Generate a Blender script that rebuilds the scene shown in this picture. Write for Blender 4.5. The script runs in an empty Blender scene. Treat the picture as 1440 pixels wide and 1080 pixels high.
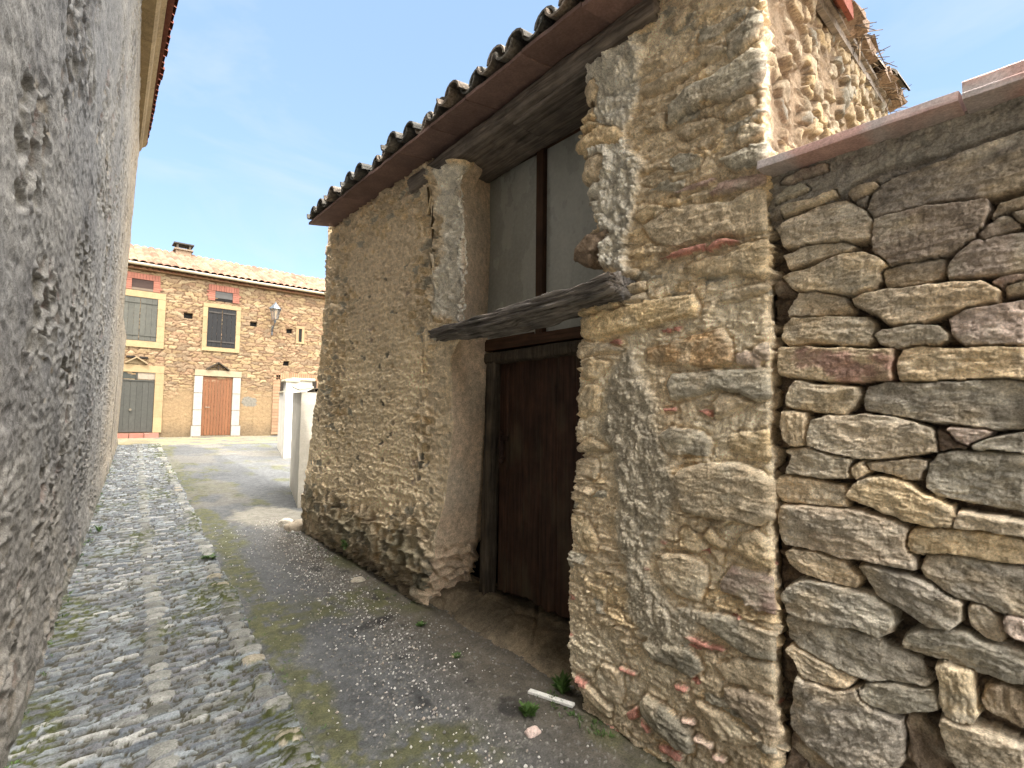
import bpy, bmesh, math, random
import numpy as np
R = math.radians
SC = bpy.context.scene
COL = SC.collection
random.seed(7)

# ---------------------------------------------------------------- camera
cam_d = bpy.data.cameras.new("camera"); cam = bpy.data.objects.new("camera", cam_d); COL.objects.link(cam)
cam_d.sensor_width = 36; cam_d.lens = 36 * 717 / 1440; cam_d.clip_start = 0.05; cam_d.clip_end = 2000
CAMZ = 1.55
yaw, pitch, roll = R(40.5), math.atan(44 / 717), 0.011
from mathutils import Matrix, Vector
F = Vector((math.sin(yaw) * math.cos(pitch), math.cos(yaw) * math.cos(pitch), math.sin(pitch)))
RT = Vector((math.cos(yaw), -math.sin(yaw), 0)); UP = RT.cross(F)
R2 = RT * math.cos(roll) + UP * math.sin(roll); U2 = UP * math.cos(roll) - RT * math.sin(roll)
M = Matrix((R2, U2, -F)).transposed().to_4x4(); M.translation = (0, 0, CAMZ)
cam.matrix_world = M
SC.camera = cam

# ---------------------------------------------------------------- light
SUN_EL, SUN_AZ = R(60), R(28)          # azimuth: left of straight behind the alley's camera end
sdir = Vector((-math.sin(SUN_AZ) * math.cos(SUN_EL), -math.cos(SUN_AZ) * math.cos(SUN_EL), math.sin(SUN_EL)))
sd = bpy.data.lights.new("sun", 'SUN'); sd.energy = 2.0; sd.angle = R(0.6); sd.color = (1.0, 0.93, 0.82)
so = bpy.data.objects.new("sun", sd); COL.objects.link(so)
so.rotation_euler = sdir.to_track_quat('Z', 'Y').to_euler(); so.location = (0, -4, 20)
w = bpy.data.worlds.new("World"); SC.world = w; w.use_nodes = True
nt = w.node_tree; nt.nodes.clear()
out = nt.nodes.new('ShaderNodeOutputWorld'); bg = nt.nodes.new('ShaderNodeBackground')
sky = nt.nodes.new('ShaderNodeTexSky'); sky.sky_type = 'NISHITA'; sky.sun_disc = False
sky.sun_elevation = SUN_EL; sky.sun_rotation = math.atan2(sdir.x, sdir.y)
sky.air_density = 1.0; sky.dust_density = 0.8; sky.ozone_density = 1.0; sky.altitude = 200
bg.inputs['Strength'].default_value = 0.15
tc = nt.nodes.new('ShaderNodeTexCoord'); mp = nt.nodes.new('ShaderNodeMapping')
mp.inputs['Scale'].default_value = (1.6, 1.6, 5.0); mp.inputs['Rotation'].default_value = (0.2, 0.35, 0.4)
nz = nt.nodes.new('ShaderNodeTexNoise'); nz.inputs['Scale'].default_value = 1.5; nz.inputs['Detail'].default_value = 9
nz.inputs['Roughness'].default_value = 0.55; nz.inputs['Distortion'].default_value = 0.6
cr = nt.nodes.new('ShaderNodeValToRGB'); cr.color_ramp.elements[0].position = 0.50; cr.color_ramp.elements[1].position = 0.78
cr.color_ramp.elements[0].color = (0, 0, 0, 1); cr.color_ramp.elements[1].color = (.5, .5, .5, 1)
mx = nt.nodes.new('ShaderNodeMix'); mx.data_type = 'RGBA'
mx.inputs['B'].default_value = (2.0, 2.15, 2.35, 1)
veil = nt.nodes.new('ShaderNodeMix'); veil.data_type = 'RGBA'; veil.inputs['Factor'].default_value = .60; veil.inputs['B'].default_value = (1.02, 1.48, 2.12, 1)
nt.links.new(sky.outputs['Color'], veil.inputs['A'])
nt.links.new(tc.outputs['Generated'], mp.inputs['Vector']); nt.links.new(mp.outputs['Vector'], nz.inputs['Vector'])
nt.links.new(nz.outputs['Fac'], cr.inputs['Fac']); nt.links.new(cr.outputs['Color'], mx.inputs['Factor'])
nt.links.new(veil.outputs['Result'], mx.inputs['A'])
# unseen cloud added overhead and sunward to lift shade, clear blue to the north
sx = nt.nodes.new('ShaderNodeSeparateXYZ'); nt.links.new(tc.outputs['Generated'], sx.inputs['Vector'])
def mr(src, a, b_):
    m = nt.nodes.new('ShaderNodeMapRange'); m.interpolation_type = 'SMOOTHSTEP'; m.inputs['From Min'].default_value = a; m.inputs['From Max'].default_value = b_; nt.links.new(src, m.inputs['Value']); return m.outputs['Result']
def mth(op, a, b_):
    m = nt.nodes.new('ShaderNodeMath'); m.operation = op
    for i, v in enumerate((a, b_)):
        if isinstance(v, (int, float)): m.inputs[i].default_value = v
        else: nt.links.new(v, m.inputs[i])
    return m.outputs[0]
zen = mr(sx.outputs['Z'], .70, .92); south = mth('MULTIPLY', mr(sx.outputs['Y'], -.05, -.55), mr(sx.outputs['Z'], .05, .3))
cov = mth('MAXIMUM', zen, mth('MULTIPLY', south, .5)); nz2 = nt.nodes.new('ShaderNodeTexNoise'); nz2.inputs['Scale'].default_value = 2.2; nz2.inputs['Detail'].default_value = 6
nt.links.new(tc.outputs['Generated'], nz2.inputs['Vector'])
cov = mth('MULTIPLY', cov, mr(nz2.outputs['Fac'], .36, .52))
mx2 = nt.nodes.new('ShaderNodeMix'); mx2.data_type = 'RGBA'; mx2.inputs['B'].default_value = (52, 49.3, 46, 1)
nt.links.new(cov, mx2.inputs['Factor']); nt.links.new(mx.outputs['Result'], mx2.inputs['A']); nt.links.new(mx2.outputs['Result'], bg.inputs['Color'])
nt.links.new(bg.outputs['Background'], out.inputs['Surface'])
SC.view_settings.view_transform = 'Standard'; SC.view_settings.look = 'None'
SC.view_settings.exposure = 1.62; SC.view_settings.gamma = 1
SC.cycles.max_bounces = 6; SC.cycles.diffuse_bounces = 4

# ---------------------------------------------------------------- helpers
def lin(r, g, b):
    return np.array([((c / 255) / 12.92 if c / 255 <= .04045 else ((c / 255 + .055) / 1.055) ** 2.4) for c in (r, g, b)])

def h2(ix, iy, seed):
    a = (ix.astype(np.int64) * 374761393 + iy.astype(np.int64) * 668265263 + seed * 974634777) & 0xFFFFFFFF
    a = ((a ^ (a >> 13)) * 1274126177) & 0xFFFFFFFF
    a = (a ^ (a >> 16)) * 2246822519 & 0xFFFFFFFF
    a = a ^ (a >> 15)
    return (a & 0xFFFFFF) / float(0xFFFFFF)

def vn(x, y, seed):
    ix = np.floor(x); iy = np.floor(y); fx = x - ix; fy = y - iy
    fx = fx * fx * fx * (fx * (fx * 6 - 15) + 10); fy = fy * fy * fy * (fy * (fy * 6 - 15) + 10)
    a = h2(ix, iy, seed); b = h2(ix + 1, iy, seed); c = h2(ix, iy + 1, seed); d = h2(ix + 1, iy + 1, seed)
    return (a + (b - a) * fx + (c - a) * fy + (a - b - c + d) * fx * fy) * 2 - 1

def fbm(x, y, o, seed, g=.5):
    s = 0; a = 1.; t = 0
    for i in range(o):
        s = s + a * vn(x * 2 ** i + 17.3 * i, y * 2 ** i - 9.1 * i, seed + i); t += a; a *= g
    return s / t

def billow(x, y, o, seed, g=.5):
    s = 0; a = 1.; t = 0
    for i in range(o):
        s = s + a * np.abs(vn(x * 2 ** i + 7.3 * i, y * 2 ** i - 5.1 * i, seed + i)); t += a; a *= g
    return s / t * 2 - .5

def voro(x, y, seed, jit=.9, stagger=True):
    """F1, F2-F1 edge measure, random id, second random id per cell"""
    if stagger: x = x + .5 * (np.floor(y) % 2)
    ix = np.floor(x); iy = np.floor(y)
    f1 = np.full(x.shape, 9.); f2 = np.full(x.shape, 9.); cx = np.zeros(x.shape); cy = np.zeros(x.shape); rx = np.zeros(x.shape); ry = np.zeros(x.shape)
    for dx in (-1, 0, 1):
        for dy in (-1, 0, 1):
            gx = ix + dx; gy = iy + dy
            px = gx + .5 + (h2(gx, gy, seed) - .5) * jit; py = gy + .5 + (h2(gx, gy, seed + 1) - .5) * jit
            d = np.hypot(x - px, y - py)
            n = d < f1
            f2 = np.where(n, f1, np.minimum(f2, d)); f1 = np.where(n, d, f1)
            cx = np.where(n, gx, cx); cy = np.where(n, gy, cy); rx = np.where(n, x - px, rx); ry = np.where(n, y - py, ry)
    voro.off = (rx, ry, h2(cx, cy, seed + 21) - .5, h2(cx, cy, seed + 23) - .5)
    return f1, f2 - f1, h2(cx, cy, seed + 5), h2(cx, cy, seed + 9)

def chip(k=1.):
    """tilted flat face of the cell last measured by voro"""
    rx, ry, a, b = voro.off; return k * (rx * a * 1.6 + ry * (b * 1.4 - .35))

def terr(q):
    """soft steps, like split bedding planes"""
    f = np.floor(q); r = q - f; t = np.clip((r - .36) / .28, 0, 1); return f + t * t * (3 - 2 * t)

def sst(a, b, x):
    t = np.clip((x - a) / (b - a), 0, 1); return t * t * (3 - 2 * t)

def polydist(px, py, poly):
    """signed distance, positive inside"""
    P = np.array(poly, float); n = len(P); d = np.full(px.shape, 1e9); ins = np.zeros(px.shape, bool)
    for i in range(n):
        a = P[i]; b = P[(i + 1) % n]; e = b - a
        wx = px - a[0]; wy = py - a[1]; t = np.clip((wx * e[0] + wy * e[1]) / (e @ e + 1e-12), 0, 1)
        d = np.minimum(d, np.hypot(wx - e[0] * t, wy - e[1] * t))
        if a[1] != b[1]:
            c = ((a[1] > py) != (b[1] > py)) & (px < e[0] * (py - a[1]) / (b[1] - a[1]) + a[0]); ins ^= c
    return np.where(ins, d, -d)

def mesh_obj(name, V, Fc, mat, parent=None, col=None, smooth=True):
    me = bpy.data.meshes.new(name); V = np.asarray(V, np.float32).reshape(-1, 3)
    if isinstance(Fc, np.ndarray):
        nf, k = Fc.shape
        me.vertices.add(len(V)); me.vertices.foreach_set('co', V.ravel())
        me.loops.add(nf * k); me.loops.foreach_set('vertex_index', Fc.astype(np.int32).ravel())
        me.polygons.add(nf); me.polygons.foreach_set('loop_start', np.arange(0, nf * k, k, dtype=np.int32))
        me.polygons.foreach_set('loop_total', np.full(nf, k, np.int32)); me.update(calc_edges=True); me.validate()
    else:
        me.from_pydata([tuple(map(float, v)) for v in V], [], Fc); me.update()
    if smooth: me.polygons.foreach_set('use_smooth', np.ones(len(me.polygons), bool))
    if col is not None:
        a = me.attributes.new('Col', 'FLOAT_COLOR', 'POINT')
        c = np.ones((len(V), 4), np.float32); c[:, :3] = np.asarray(col).reshape(-1, 3); a.data.foreach_set('color', c.ravel())
    me.materials.append(mat)
    o = bpy.data.objects.new(name, me); COL.objects.link(o)
    if parent is not None: o.parent = parent; o.matrix_parent_inverse = parent.matrix_basis.inverted()
    return o

def gridfaces(n, m):
    i = np.arange(n * m).reshape(n, m)
    return np.stack([i[:-1, :-1], i[:-1, 1:], i[1:, 1:], i[1:, :-1]], -1).reshape(-1, 4)

def relief(name, P0, h, col, mat, parent=None, flip=False, N=None):
    """grid of base points (rows, cols, 3) pushed along its own normals by h"""
    if N is None:
        du = np.gradient(P0, axis=1); dv = np.gradient(P0, axis=0); N = np.cross(du, dv)
        N /= np.linalg.norm(N, axis=2, keepdims=True) + 1e-12
        if flip: N = -N
    P = P0 + N * h[..., None]; f = gridfaces(*h.shape)
    if flip: f = f[:, ::-1]
    return mesh_obj(name, P, f, mat, parent, col)

def smooth_path(P, k):
    """round the corners of a column path (rows, cols, 2)"""
    for _ in range(k):
        Q = P.copy(); Q[:, 1:-1] = (P[:, :-2] + 2 * P[:, 1:-1] + P[:, 2:]) / 4; P = Q
    return P

def thing(name, label, cat, loc=(0, 0, 0), group=None):
    o = bpy.data.objects.new(name, None); COL.objects.link(o); o.location = loc; o.empty_display_size = .2
    tag(o, label, cat, group); return o
def tag(o, label, cat, group=None):
    o['label'] = label; o['category'] = cat
    if group: o['group'] = group
    return o
def kind(o, k): o['kind'] = k; return o

def link(nt, a, b): nt.links.new(a, b)
def base_mat(name, rough=.9, spec=.2):
    m = bpy.data.materials.new(name); m.use_nodes = True; n = m.node_tree; b = n.nodes['Principled BSDF']
    b.inputs['Roughness'].default_value = rough; b.inputs['Specular IOR Level'].default_value = spec
    return m, n, b
def noise(n, scale, detail=6, rough=.6, stretch=None, dist=0):
    t = n.nodes.new('ShaderNodeTexCoord'); x = n.nodes.new('ShaderNodeTexNoise')
    x.inputs['Scale'].default_value = scale; x.inputs['Detail'].default_value = detail; x.inputs['Roughness'].default_value = rough
    x.inputs['Distortion'].default_value = dist
    if stretch:
        m = n.nodes.new('ShaderNodeMapping'); m.inputs['Scale'].default_value = stretch
        link(n, t.outputs['Object'], m.inputs['Vector']); link(n, m.outputs['Vector'], x.inputs['Vector'])
    else: link(n, t.outputs['Object'], x.inputs['Vector'])
    return x
def ramp(n, src, stops):
    r = n.nodes.new('ShaderNodeValToRGB'); e = r.color_ramp.elements
    while len(e) < len(stops): e.new(.5)
    for i, (p, c) in enumerate(stops):
        e[i].position = p; e[i].color = tuple(c) + (1,) if len(c) == 3 else c
    link(n, src, r.inputs['Fac']); return r
def mult(n, a, b, blend='MULTIPLY', fac=1.):
    m = n.nodes.new('ShaderNodeMix'); m.data_type = 'RGBA'; m.blend_type = blend; m.inputs['Factor'].default_value = fac
    for s, v in (('A', a), ('B', b)):
        if isinstance(v, (tuple, list, np.ndarray)): m.inputs[s].default_value = tuple(v)[:3] + (1,)
        else: link(n, v, m.inputs[s])
    return m.outputs['Result']
def bump(n, b, src, strength, dist, prev=None):
    u = n.nodes.new('ShaderNodeBump'); u.inputs['Strength'].default_value = strength; u.inputs['Distance'].default_value = dist
    link(n, src, u.inputs['Height'])
    if prev is not None: link(n, prev, u.inputs['Normal'])
    link(n, u.outputs['Normal'], b.inputs['Normal']); return u.outputs['Normal']

def attr_mat(name, s1=25, s2=140, contrast=.35, bd=.004, rough=.92, spec=.15, s3=420, tint=(1, 1, 1), sat=.78):
    """mineral surface: colour attribute times layered grain, with fine bump"""
    m, n, b = base_mat(name, rough, spec)
    a = n.nodes.new('ShaderNodeAttribute'); a.attribute_name = 'Col'
    x1 = noise(n, s1, 8, .65); x2 = noise(n, s2, 5, .7); x3 = noise(n, s3, 3, .7)
    lo = 1 - contrast; hi = 1 + contrast
    r1 = ramp(n, x1.outputs['Fac'], [(.3, (lo, lo, lo)), (.7, (hi, hi, hi))])
    lo2 = 1 - contrast * 1.3; hi2 = 1 + contrast * 1.2
    r2 = ramp(n, x2.outputs['Fac'], [(.32, (lo2, lo2, lo2 * .97)), (.68, (hi2, hi2, hi2))])
    c = mult(n, a.outputs['Color'], r1.outputs['Color']); c = mult(n, c, r2.outputs['Color']); c = mult(n, c, tint)
    hs = n.nodes.new('ShaderNodeHueSaturation'); hs.inputs['Saturation'].default_value = sat; link(n, c, hs.inputs['Color']); c = hs.outputs['Color']
    link(n, c, b.inputs['Base Color'])
    p = bump(n, b, x1.outputs['Fac'], .6, bd * 2); p = bump(n, b, x2.outputs['Fac'], .8, bd, p); bump(n, b, x3.outputs['Fac'], .7, bd * .35, p)
    return m

def wood_mat(name, c1, c2, axis, rough=.85, sc=18, grain=.0025, spec=.2, c3=None):
    m, n, b = base_mat(name, rough, spec)
    st = [1.0, 1.0, 1.0]; st[axis] = .06
    x = noise(n, sc * 3, 7, .65, st, .3); y = noise(n, sc * .4, 5, .6)
    r = ramp(n, x.outputs['Fac'], [(.3, c1), (.7, c2)])
    q = ramp(n, y.outputs['Fac'], [(.3, (.55, .55, .55)), (.72, (1.25, 1.2, 1.15))])
    c = mult(n, r.outputs['Color'], q.outputs['Color'])
    if c3 is not None:
        z = noise(n, sc * .25, 4, .6, [1, 1, .35]); zr = ramp(n, z.outputs['Fac'], [(.5, (0, 0, 0)), (.7, (1, 1, 1))])
        mm = n.nodes.new('ShaderNodeMix'); mm.data_type = 'RGBA'; link(n, zr.outputs['Color'], mm.inputs['Factor']); link(n, c, mm.inputs['A'])
        mm.inputs['B'].default_value = tuple(c3) + (1,); c = mm.outputs['Result']
    link(n, c, b.inputs['Base Color']); bump(n, b, x.outputs['Fac'], .8, grain)
    return m

def plain_mat(name, c, rough=.7, var=.25, sc=30, bd=.001, spec=.3, metal=0):
    m, n, b = base_mat(name, rough, spec); b.inputs['Metallic'].default_value = metal
    x = noise(n, sc, 7, .65); y = noise(n, sc * .12, 4, .6)
    r = ramp(n, x.outputs['Fac'], [(.3, (1 - var,) * 3), (.7, (1 + var,) * 3)])
    q = ramp(n, y.outputs['Fac'], [(.3, (1 - var,) * 3), (.7, (1 + var,) * 3)])
    link(n, mult(n, mult(n, tuple(c), r.outputs['Color']), q.outputs['Color']), b.inputs['Base Color'])
    bump(n, b, x.outputs['Fac'], .6, bd); return m

def box(name, x0, x1, y0, y1, z0, z1, mat, parent=None, bev=.006, jit=0):
    bm = bmesh.new(); bmesh.ops.create_cube(bm, size=1)
    for v in bm.verts:
        v.co = Vector(((x0 + x1) / 2 + v.co.x * (x1 - x0), (y0 + y1) / 2 + v.co.y * (y1 - y0), (z0 + z1) / 2 + v.co.z * (z1 - z0)))
        if jit: v.co += Vector((random.uniform(-jit, jit), random.uniform(-jit, jit), random.uniform(-jit, jit)))
    if bev: bmesh.ops.bevel(bm, geom=bm.edges[:], offset=bev, segments=2, affect='EDGES', profile=.6)
    me = bpy.data.meshes.new(name); bm.to_mesh(me); bm.free(); me.materials.append(mat)
    o = bpy.data.objects.new(name, me); COL.objects.link(o)
    if parent is not None: o.parent = parent; o.matrix_parent_inverse = parent.matrix_basis.inverted()
    return o

class MB:
    """collects simple shapes into one mesh"""
    def __init__(s): s.V = []; s.F = []; s.C = []
    def add(s, V, Fs, c=(1, 1, 1)):
        k = len(s.V); s.V += [tuple(v) for v in V]; s.F += [tuple(i + k for i in f) for f in Fs]; s.C += [tuple(c)] * len(V)
    def box(s, x0, x1, y0, y1, z0, z1, c=(1, 1, 1), j=0):
        V = [(x, y, z) for x in (x0, x1) for y in (y0, y1) for z in (z0, z1)]
        if j: V = [tuple(a + random.uniform(-j, j) for a in v) for v in V]
        s.add(V, [(0, 1, 3, 2), (4, 6, 7, 5), (0, 4, 5, 1), (2, 3, 7, 6), (0, 2, 6, 4), (1, 5, 7, 3)], c)
    def tube(s, p0, p1, r0, r1, n=8, c=(1, 1, 1), cap=True):
        p0 = Vector(p0); p1 = Vector(p1); d = (p1 - p0).normalized(); a = d.orthogonal().normalized(); b = d.cross(a)
        V = [p + (a * math.cos(2 * math.pi * i / n) + b * math.sin(2 * math.pi * i / n)) * r for p, r in ((p0, r0), (p1, r1)) for i in range(n)]
        Fs = [(i, (i + 1) % n, n + (i + 1) % n, n + i) for i in range(n)]
        if cap: Fs += [tuple(range(n))[::-1], tuple(range(n, 2 * n))]
        s.add(V, Fs, c)
    def build(s, name, mat, parent=None, smooth=False):
        return mesh_obj(name, np.array(s.V), s.F, mat, parent, np.array(s.C), smooth)

def beam(name, p0, p1, w, h, mat, parent=None, n=160, m=48, amp=.012, seed=1, grain=30, side=None, taper=None, bend=None, rot=0, split=0.0):
    """old timber from p0 to p1: rounded rectangle section, displaced along the grain"""
    p0 = np.array(p0, float); p1 = np.array(p1, float); d = p1 - p0; L = np.linalg.norm(d); d /= L
    s = np.array(side if side is not None else ([0, 0, 1] if abs(d[2]) < .9 else [1, 0, 0]), float); s -= d * (s @ d); s /= np.linalg.norm(s); t = np.cross(d, s)
    if rot: s, t = s * math.cos(rot) + t * math.sin(rot), t * math.cos(rot) - s * math.sin(rot)
    u = np.linspace(0, 1, n)[:, None]; a = np.linspace(0, 2 * math.pi, m, endpoint=False)[None, :]
    e = 5.; rr = (np.abs(np.cos(a)) ** e + np.abs(np.sin(a)) ** e) ** (-1 / e)
    k = (taper(u) if taper else np.ones_like(u))
    disp = amp * fbm(u * L * 5 + a * 0, np.cos(a) * 2 + np.sin(a) * 3.1 + u * 0, 4, seed) + amp * .8 * fbm(u * L * 2.5, a * grain / 6.28, 4, seed + 11) * np.ones_like(u * a)
    if split: disp = disp - split * sst(.45, .8, fbm(u * L * 1.2, a * grain / 5, 4, seed + 31))
    X = rr * np.cos(a) * w / 2 * k + np.cos(a) * disp; Y = rr * np.sin(a) * h / 2 * k + np.sin(a) * disp
    P = p0 + d * (u * L)[..., None] + t * X[..., None] + s * Y[..., None]
    if bend is not None: P = P + np.array(bend)[None, None] * np.sin(u * math.pi)[..., None]
    P[0] -= d * (amp * 2 * fbm(a * 3, a * 0, 3, seed + 3)).T * 1; P[-1] += d * (amp * 2 * fbm(a * 3, a * 0, 3, seed + 4)).T
    V = P.reshape(-1, 3); i = np.arange(n * m).reshape(n, m); j = np.roll(i, -1, 1)
    f = np.stack([i[:-1], i[1:], j[1:], j[:-1]], -1).reshape(-1, 4)
    V = np.vstack([V, P[0].mean(0), P[-1].mean(0)]); c0, c1 = n * m, n * m + 1
    Fs = [tuple(q) for q in f] + [(c0, i[0, q], j[0, q]) for q in range(m)] + [(c1, j[-1, q], i[-1, q]) for q in range(m)]
    return mesh_obj(name, V, Fs, mat, parent)

def rock(name, loc, size, mat, c, seed, parent=None):
    bm = bmesh.new(); bmesh.ops.create_icosphere(bm, subdivisions=4, radius=1)
    co = np.array([v.co[:] for v in bm.verts])
    q = 1 + .28 * fbm(co[:, 0] * 1.5 + co[:, 2], co[:, 1] * 1.5 - co[:, 2] * .7, 3, seed) + .06 * fbm(co[:, 0] * 6 + co[:, 2] * 5, co[:, 1] * 6, 3, seed + 3)
    co = co * q[:, None]; co = np.sign(co) * np.abs(co) ** .85
    V = co * np.array(size) / 2 + np.array(loc); f = [tuple(v.index for v in fa.verts) for fa in bm.faces]; bm.free()
    cc = np.array(c)[None] * (1 + .25 * fbm(co[:, 0] * 3, co[:, 1] * 3 + co[:, 2] * 2, 3, seed + 8))[:, None]
    return mesh_obj(name, V, f, mat, parent, cc)

def gz(y): return .03 * y
DRY=[
('m',[(512,2301),(490,2338),(438,2358),(297,2365),(193,2374),(124,2389),(131,2209),(198,2210),(346,2229),(442,2222),(503,2228),(521,2259)]),
('d',[(498,2220),(442,2228),(346,2223),(210,2203),(208,2158),(225,2113),(281,2066),(374,2059),(451,2061),(496,2118)]),
('t',[(782,2203),(804,2273),(754,2301),(659,2328),(577,2322),(523,2272),(503,2228),(505,2165),(537,2157),(615,2181),(724,2188)]),
('t',[(789,2169),(699,2189),(587,2170),(543,2149),(565,2135),(645,2128),(777,2117)]),
('o',[(794,2092),(694,2105),(588,2128),(517,2120),(476,2095),(459,2066),(478,2021),(499,1994),(552,1985),(697,2007),(746,2033)]),
('d',[(477,2039),(467,2053),(398,2059),(356,2061),(314,2051),(313,2010),(327,1990),(400,1981),(464,1984)]),
('d',[(312,2022),(285,2061),(243,2084),(183,2091),(135,2091),(139,1973),(187,1967),(267,1975),(309,1987)]),
('d',[(204,2157),(183,2183),(131,2199),(132,2162),(165,2156),(201,2134)]),
('d',[(230,2103),(209,2131),(177,2143),(147,2137),(145,2102),(171,2096),(218,2089)]),
('d',[(162,2149),(133,2151),(134,2109),(144,2117)]),
('o',[(785,2361),(695,2360),(610,2363),(608,2346),(659,2335),(740,2319),(783,2314)]),
('g',[(805,2403),(764,2426),(706,2423),(688,2400),(739,2389),(802,2377)]),
('d',[(776,2473),(705,2483),(631,2472),(626,2446),(687,2445),(764,2447),(790,2456)]),
('d',[(566,2335),(532,2353),(484,2355),(474,2339),(511,2320),(555,2315)]),
('r',[(217,1941),(187,1962),(139,1973),(140,1953),(177,1939),(200,1930)]),
('t',[(177,1933),(140,1945),(141,1911),(177,1915)]),
('b',[(839,2065),(811,2088),(785,2069),(747,2020),(819,2029)]),
('o',[(556,1965),(520,1978),(419,1978),(309,1977),(226,1961),(192,1925),(201,1899),(237,1894),(313,1878),(394,1855),(457,1860),(501,1906),(554,1943)]),
('o',[(771,1953),(747,1991),(728,2015),(678,2010),(586,1980),(562,1928),(576,1914),(621,1914),(668,1921),(768,1935)]),
('o',[(797,1852),(788,1907),(761,1931),(639,1917),(523,1897),(502,1875),(504,1814),(520,1797),(601,1805),(683,1821),(776,1829)]),
('t',[(498,1832),(477,1851),(404,1853),(331,1841),(308,1816),(311,1793),(333,1781),(406,1786),(459,1786),(484,1799)]),
('p',[(309,1861),(270,1883),(209,1890),(142,1892),(147,1766),(213,1767),(273,1775),(298,1809)]),
('B',[(800,1810),(790,1820),(613,1796),(484,1784),(452,1778),(456,1736),(465,1680),(571,1675),(692,1690),(805,1713),(811,1727)]),
('y',[(438,1747),(425,1776),(383,1780),(274,1764),(147,1760),(150,1670),(236,1669),(319,1670),(395,1671),(438,1682),(444,1712)]),
('o',[(787,1616),(767,1663),(741,1689),(616,1671),(561,1656),(554,1631),(579,1581),(596,1565),(664,1571),(737,1581),(788,1592)]),
('g',[(543,1618),(529,1658),(482,1672),(363,1664),(236,1667),(150,1665),(155,1530),(221,1528),(323,1536),(413,1558),(531,1581)]),
('o',[(807,1540),(801,1581),(712,1575),(717,1502),(731,1448),(778,1449),(800,1472)]),
('t',[(708,1502),(695,1548),(647,1565),(537,1566),(451,1557),(368,1524),(348,1508),(352,1452),(416,1436),(489,1419),(578,1416),(650,1430),(709,1449)]),
('b',[(348,1519),(324,1514),(283,1477),(271,1473),(284,1461),(348,1449)]),
('P',[(328,1520),(319,1531),(281,1529),(241,1527),(228,1517),(250,1495),(279,1475),(304,1487)]),
('g',[(267,1473),(242,1493),(203,1508),(156,1515),(158,1451),(205,1455),(263,1465)]),
('t',[(807,1430),(784,1438),(728,1442),(680,1431),(578,1410),(582,1350),(682,1337),(796,1343),(792,1363),(772,1412)]),
('o',[(579,1382),(557,1405),(538,1407),(531,1374),(564,1343),(579,1357)]),
('t',[(538,1400),(465,1415),(421,1424),(380,1419),(378,1399),(392,1384),(395,1358),(442,1364),(526,1380)]),
('g',[(376,1410),(353,1440),(305,1452),(224,1454),(158,1448),(164,1292),(210,1297),(289,1307),(352,1315),(382,1339),(386,1364)]),
('o',[(830,1308),(819,1333),(742,1334),(608,1319),(597,1302),(598,1252),(610,1244),(714,1242),(811,1242),(827,1261)]),
('y',[(598,1290),(575,1329),(537,1358),(491,1362),(428,1345),(374,1312),(323,1291),(315,1265),(320,1226),(377,1222),(441,1234),(509,1253),(587,1275)]),
('t',[(314,1244),(306,1277),(250,1275),(164,1269),(166,1228),(232,1226),(316,1224)]),
('t',[(815,1195),(802,1230),(714,1239),(599,1240),(540,1242),(470,1230),(432,1207),(436,1149),(421,1113),(415,1080),(474,1072),(550,1079),(630,1079),(717,1087),(805,1082),(820,1126)]),
('y',[(436,1155),(428,1191),(409,1214),(333,1222),(251,1223),(176,1216),(167,1208),(169,1148),(254,1139),(336,1140),(393,1130),(430,1134)]),
('o',[(799,1057),(779,1074),(688,1074),(609,1059),(572,1020),(578,982),(611,970),(673,982),(750,995),(780,1021)]),
('g',[(569,1056),(545,1068),(451,1061),(405,1049),(339,1028),(311,1004),(317,955),(339,921),(373,913),(408,926),(454,952),(517,969),(546,1014)]),
('g',[(406,1083),(389,1125),(336,1137),(254,1139),(169,1133),(174,1001),(221,999),(278,1013),(339,1028),(395,1057)]),
('g',[(816,900),(795,939),(750,969),(661,979),(579,973),(527,966),(478,939),(472,901),(485,863),(515,841),(551,847),(592,855),(642,833),(723,833),(803,838)]),
('t',[(297,992),(286,1008),(259,1009),(236,984),(224,943),(233,912),(262,920),(293,941)]),
('p',[(221,979),(209,998),(174,999),(176,934),(204,945),(220,954)]),
('g',[(808,790),(801,825),(724,829),(628,832),(533,830),(466,813),(425,806),(395,763),(382,747),(400,731),(473,716),(537,696),(599,693),(675,703),(757,724),(799,748)]),
('g',[(458,850),(440,883),(413,903),(347,913),(305,922),(266,904),(177,905),(181,815),(231,817),(309,817),(367,822),(428,827),(454,829)]),
('o',[(800,702),(787,726),(727,709),(625,698),(589,682),(605,652),(627,634),(683,621),(747,620),(770,662)]),
('g',[(765,632),(741,616),(644,625),(573,665),(554,615),(491,609),(458,612),(457,547),(466,469),(496,424),(623,357),(666,370),(734,397),(797,423),(792,488)]),
('g',[(576,652),(558,683),(488,705),(418,716),(387,729),(371,704),(365,674),(420,642),(481,613),(539,616),(567,627)]),
('o',[(372,799),(350,817),(293,813),(287,749),(281,701),(294,670),(322,655),(355,663),(367,695),(363,738)]),
('b',[(276,738),(259,781),(232,801),(181,798),(185,696),(217,710),(265,723)]),
('t',[(371,630),(359,661),(294,665),(256,658),(186,657),(189,580),(319,511),(358,563)]),
('b',[(456,602),(444,624),(412,633),(378,595),(358,563),(343,530),(369,490),(426,460),(457,493),(450,561)]),
('b',[(807,380),(788,415),(734,397),(661,373),(640,342),(748,291),(796,336)]),
('b',[(828,275),(802,345),(748,316),(743,282),(835,233)])]
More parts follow.
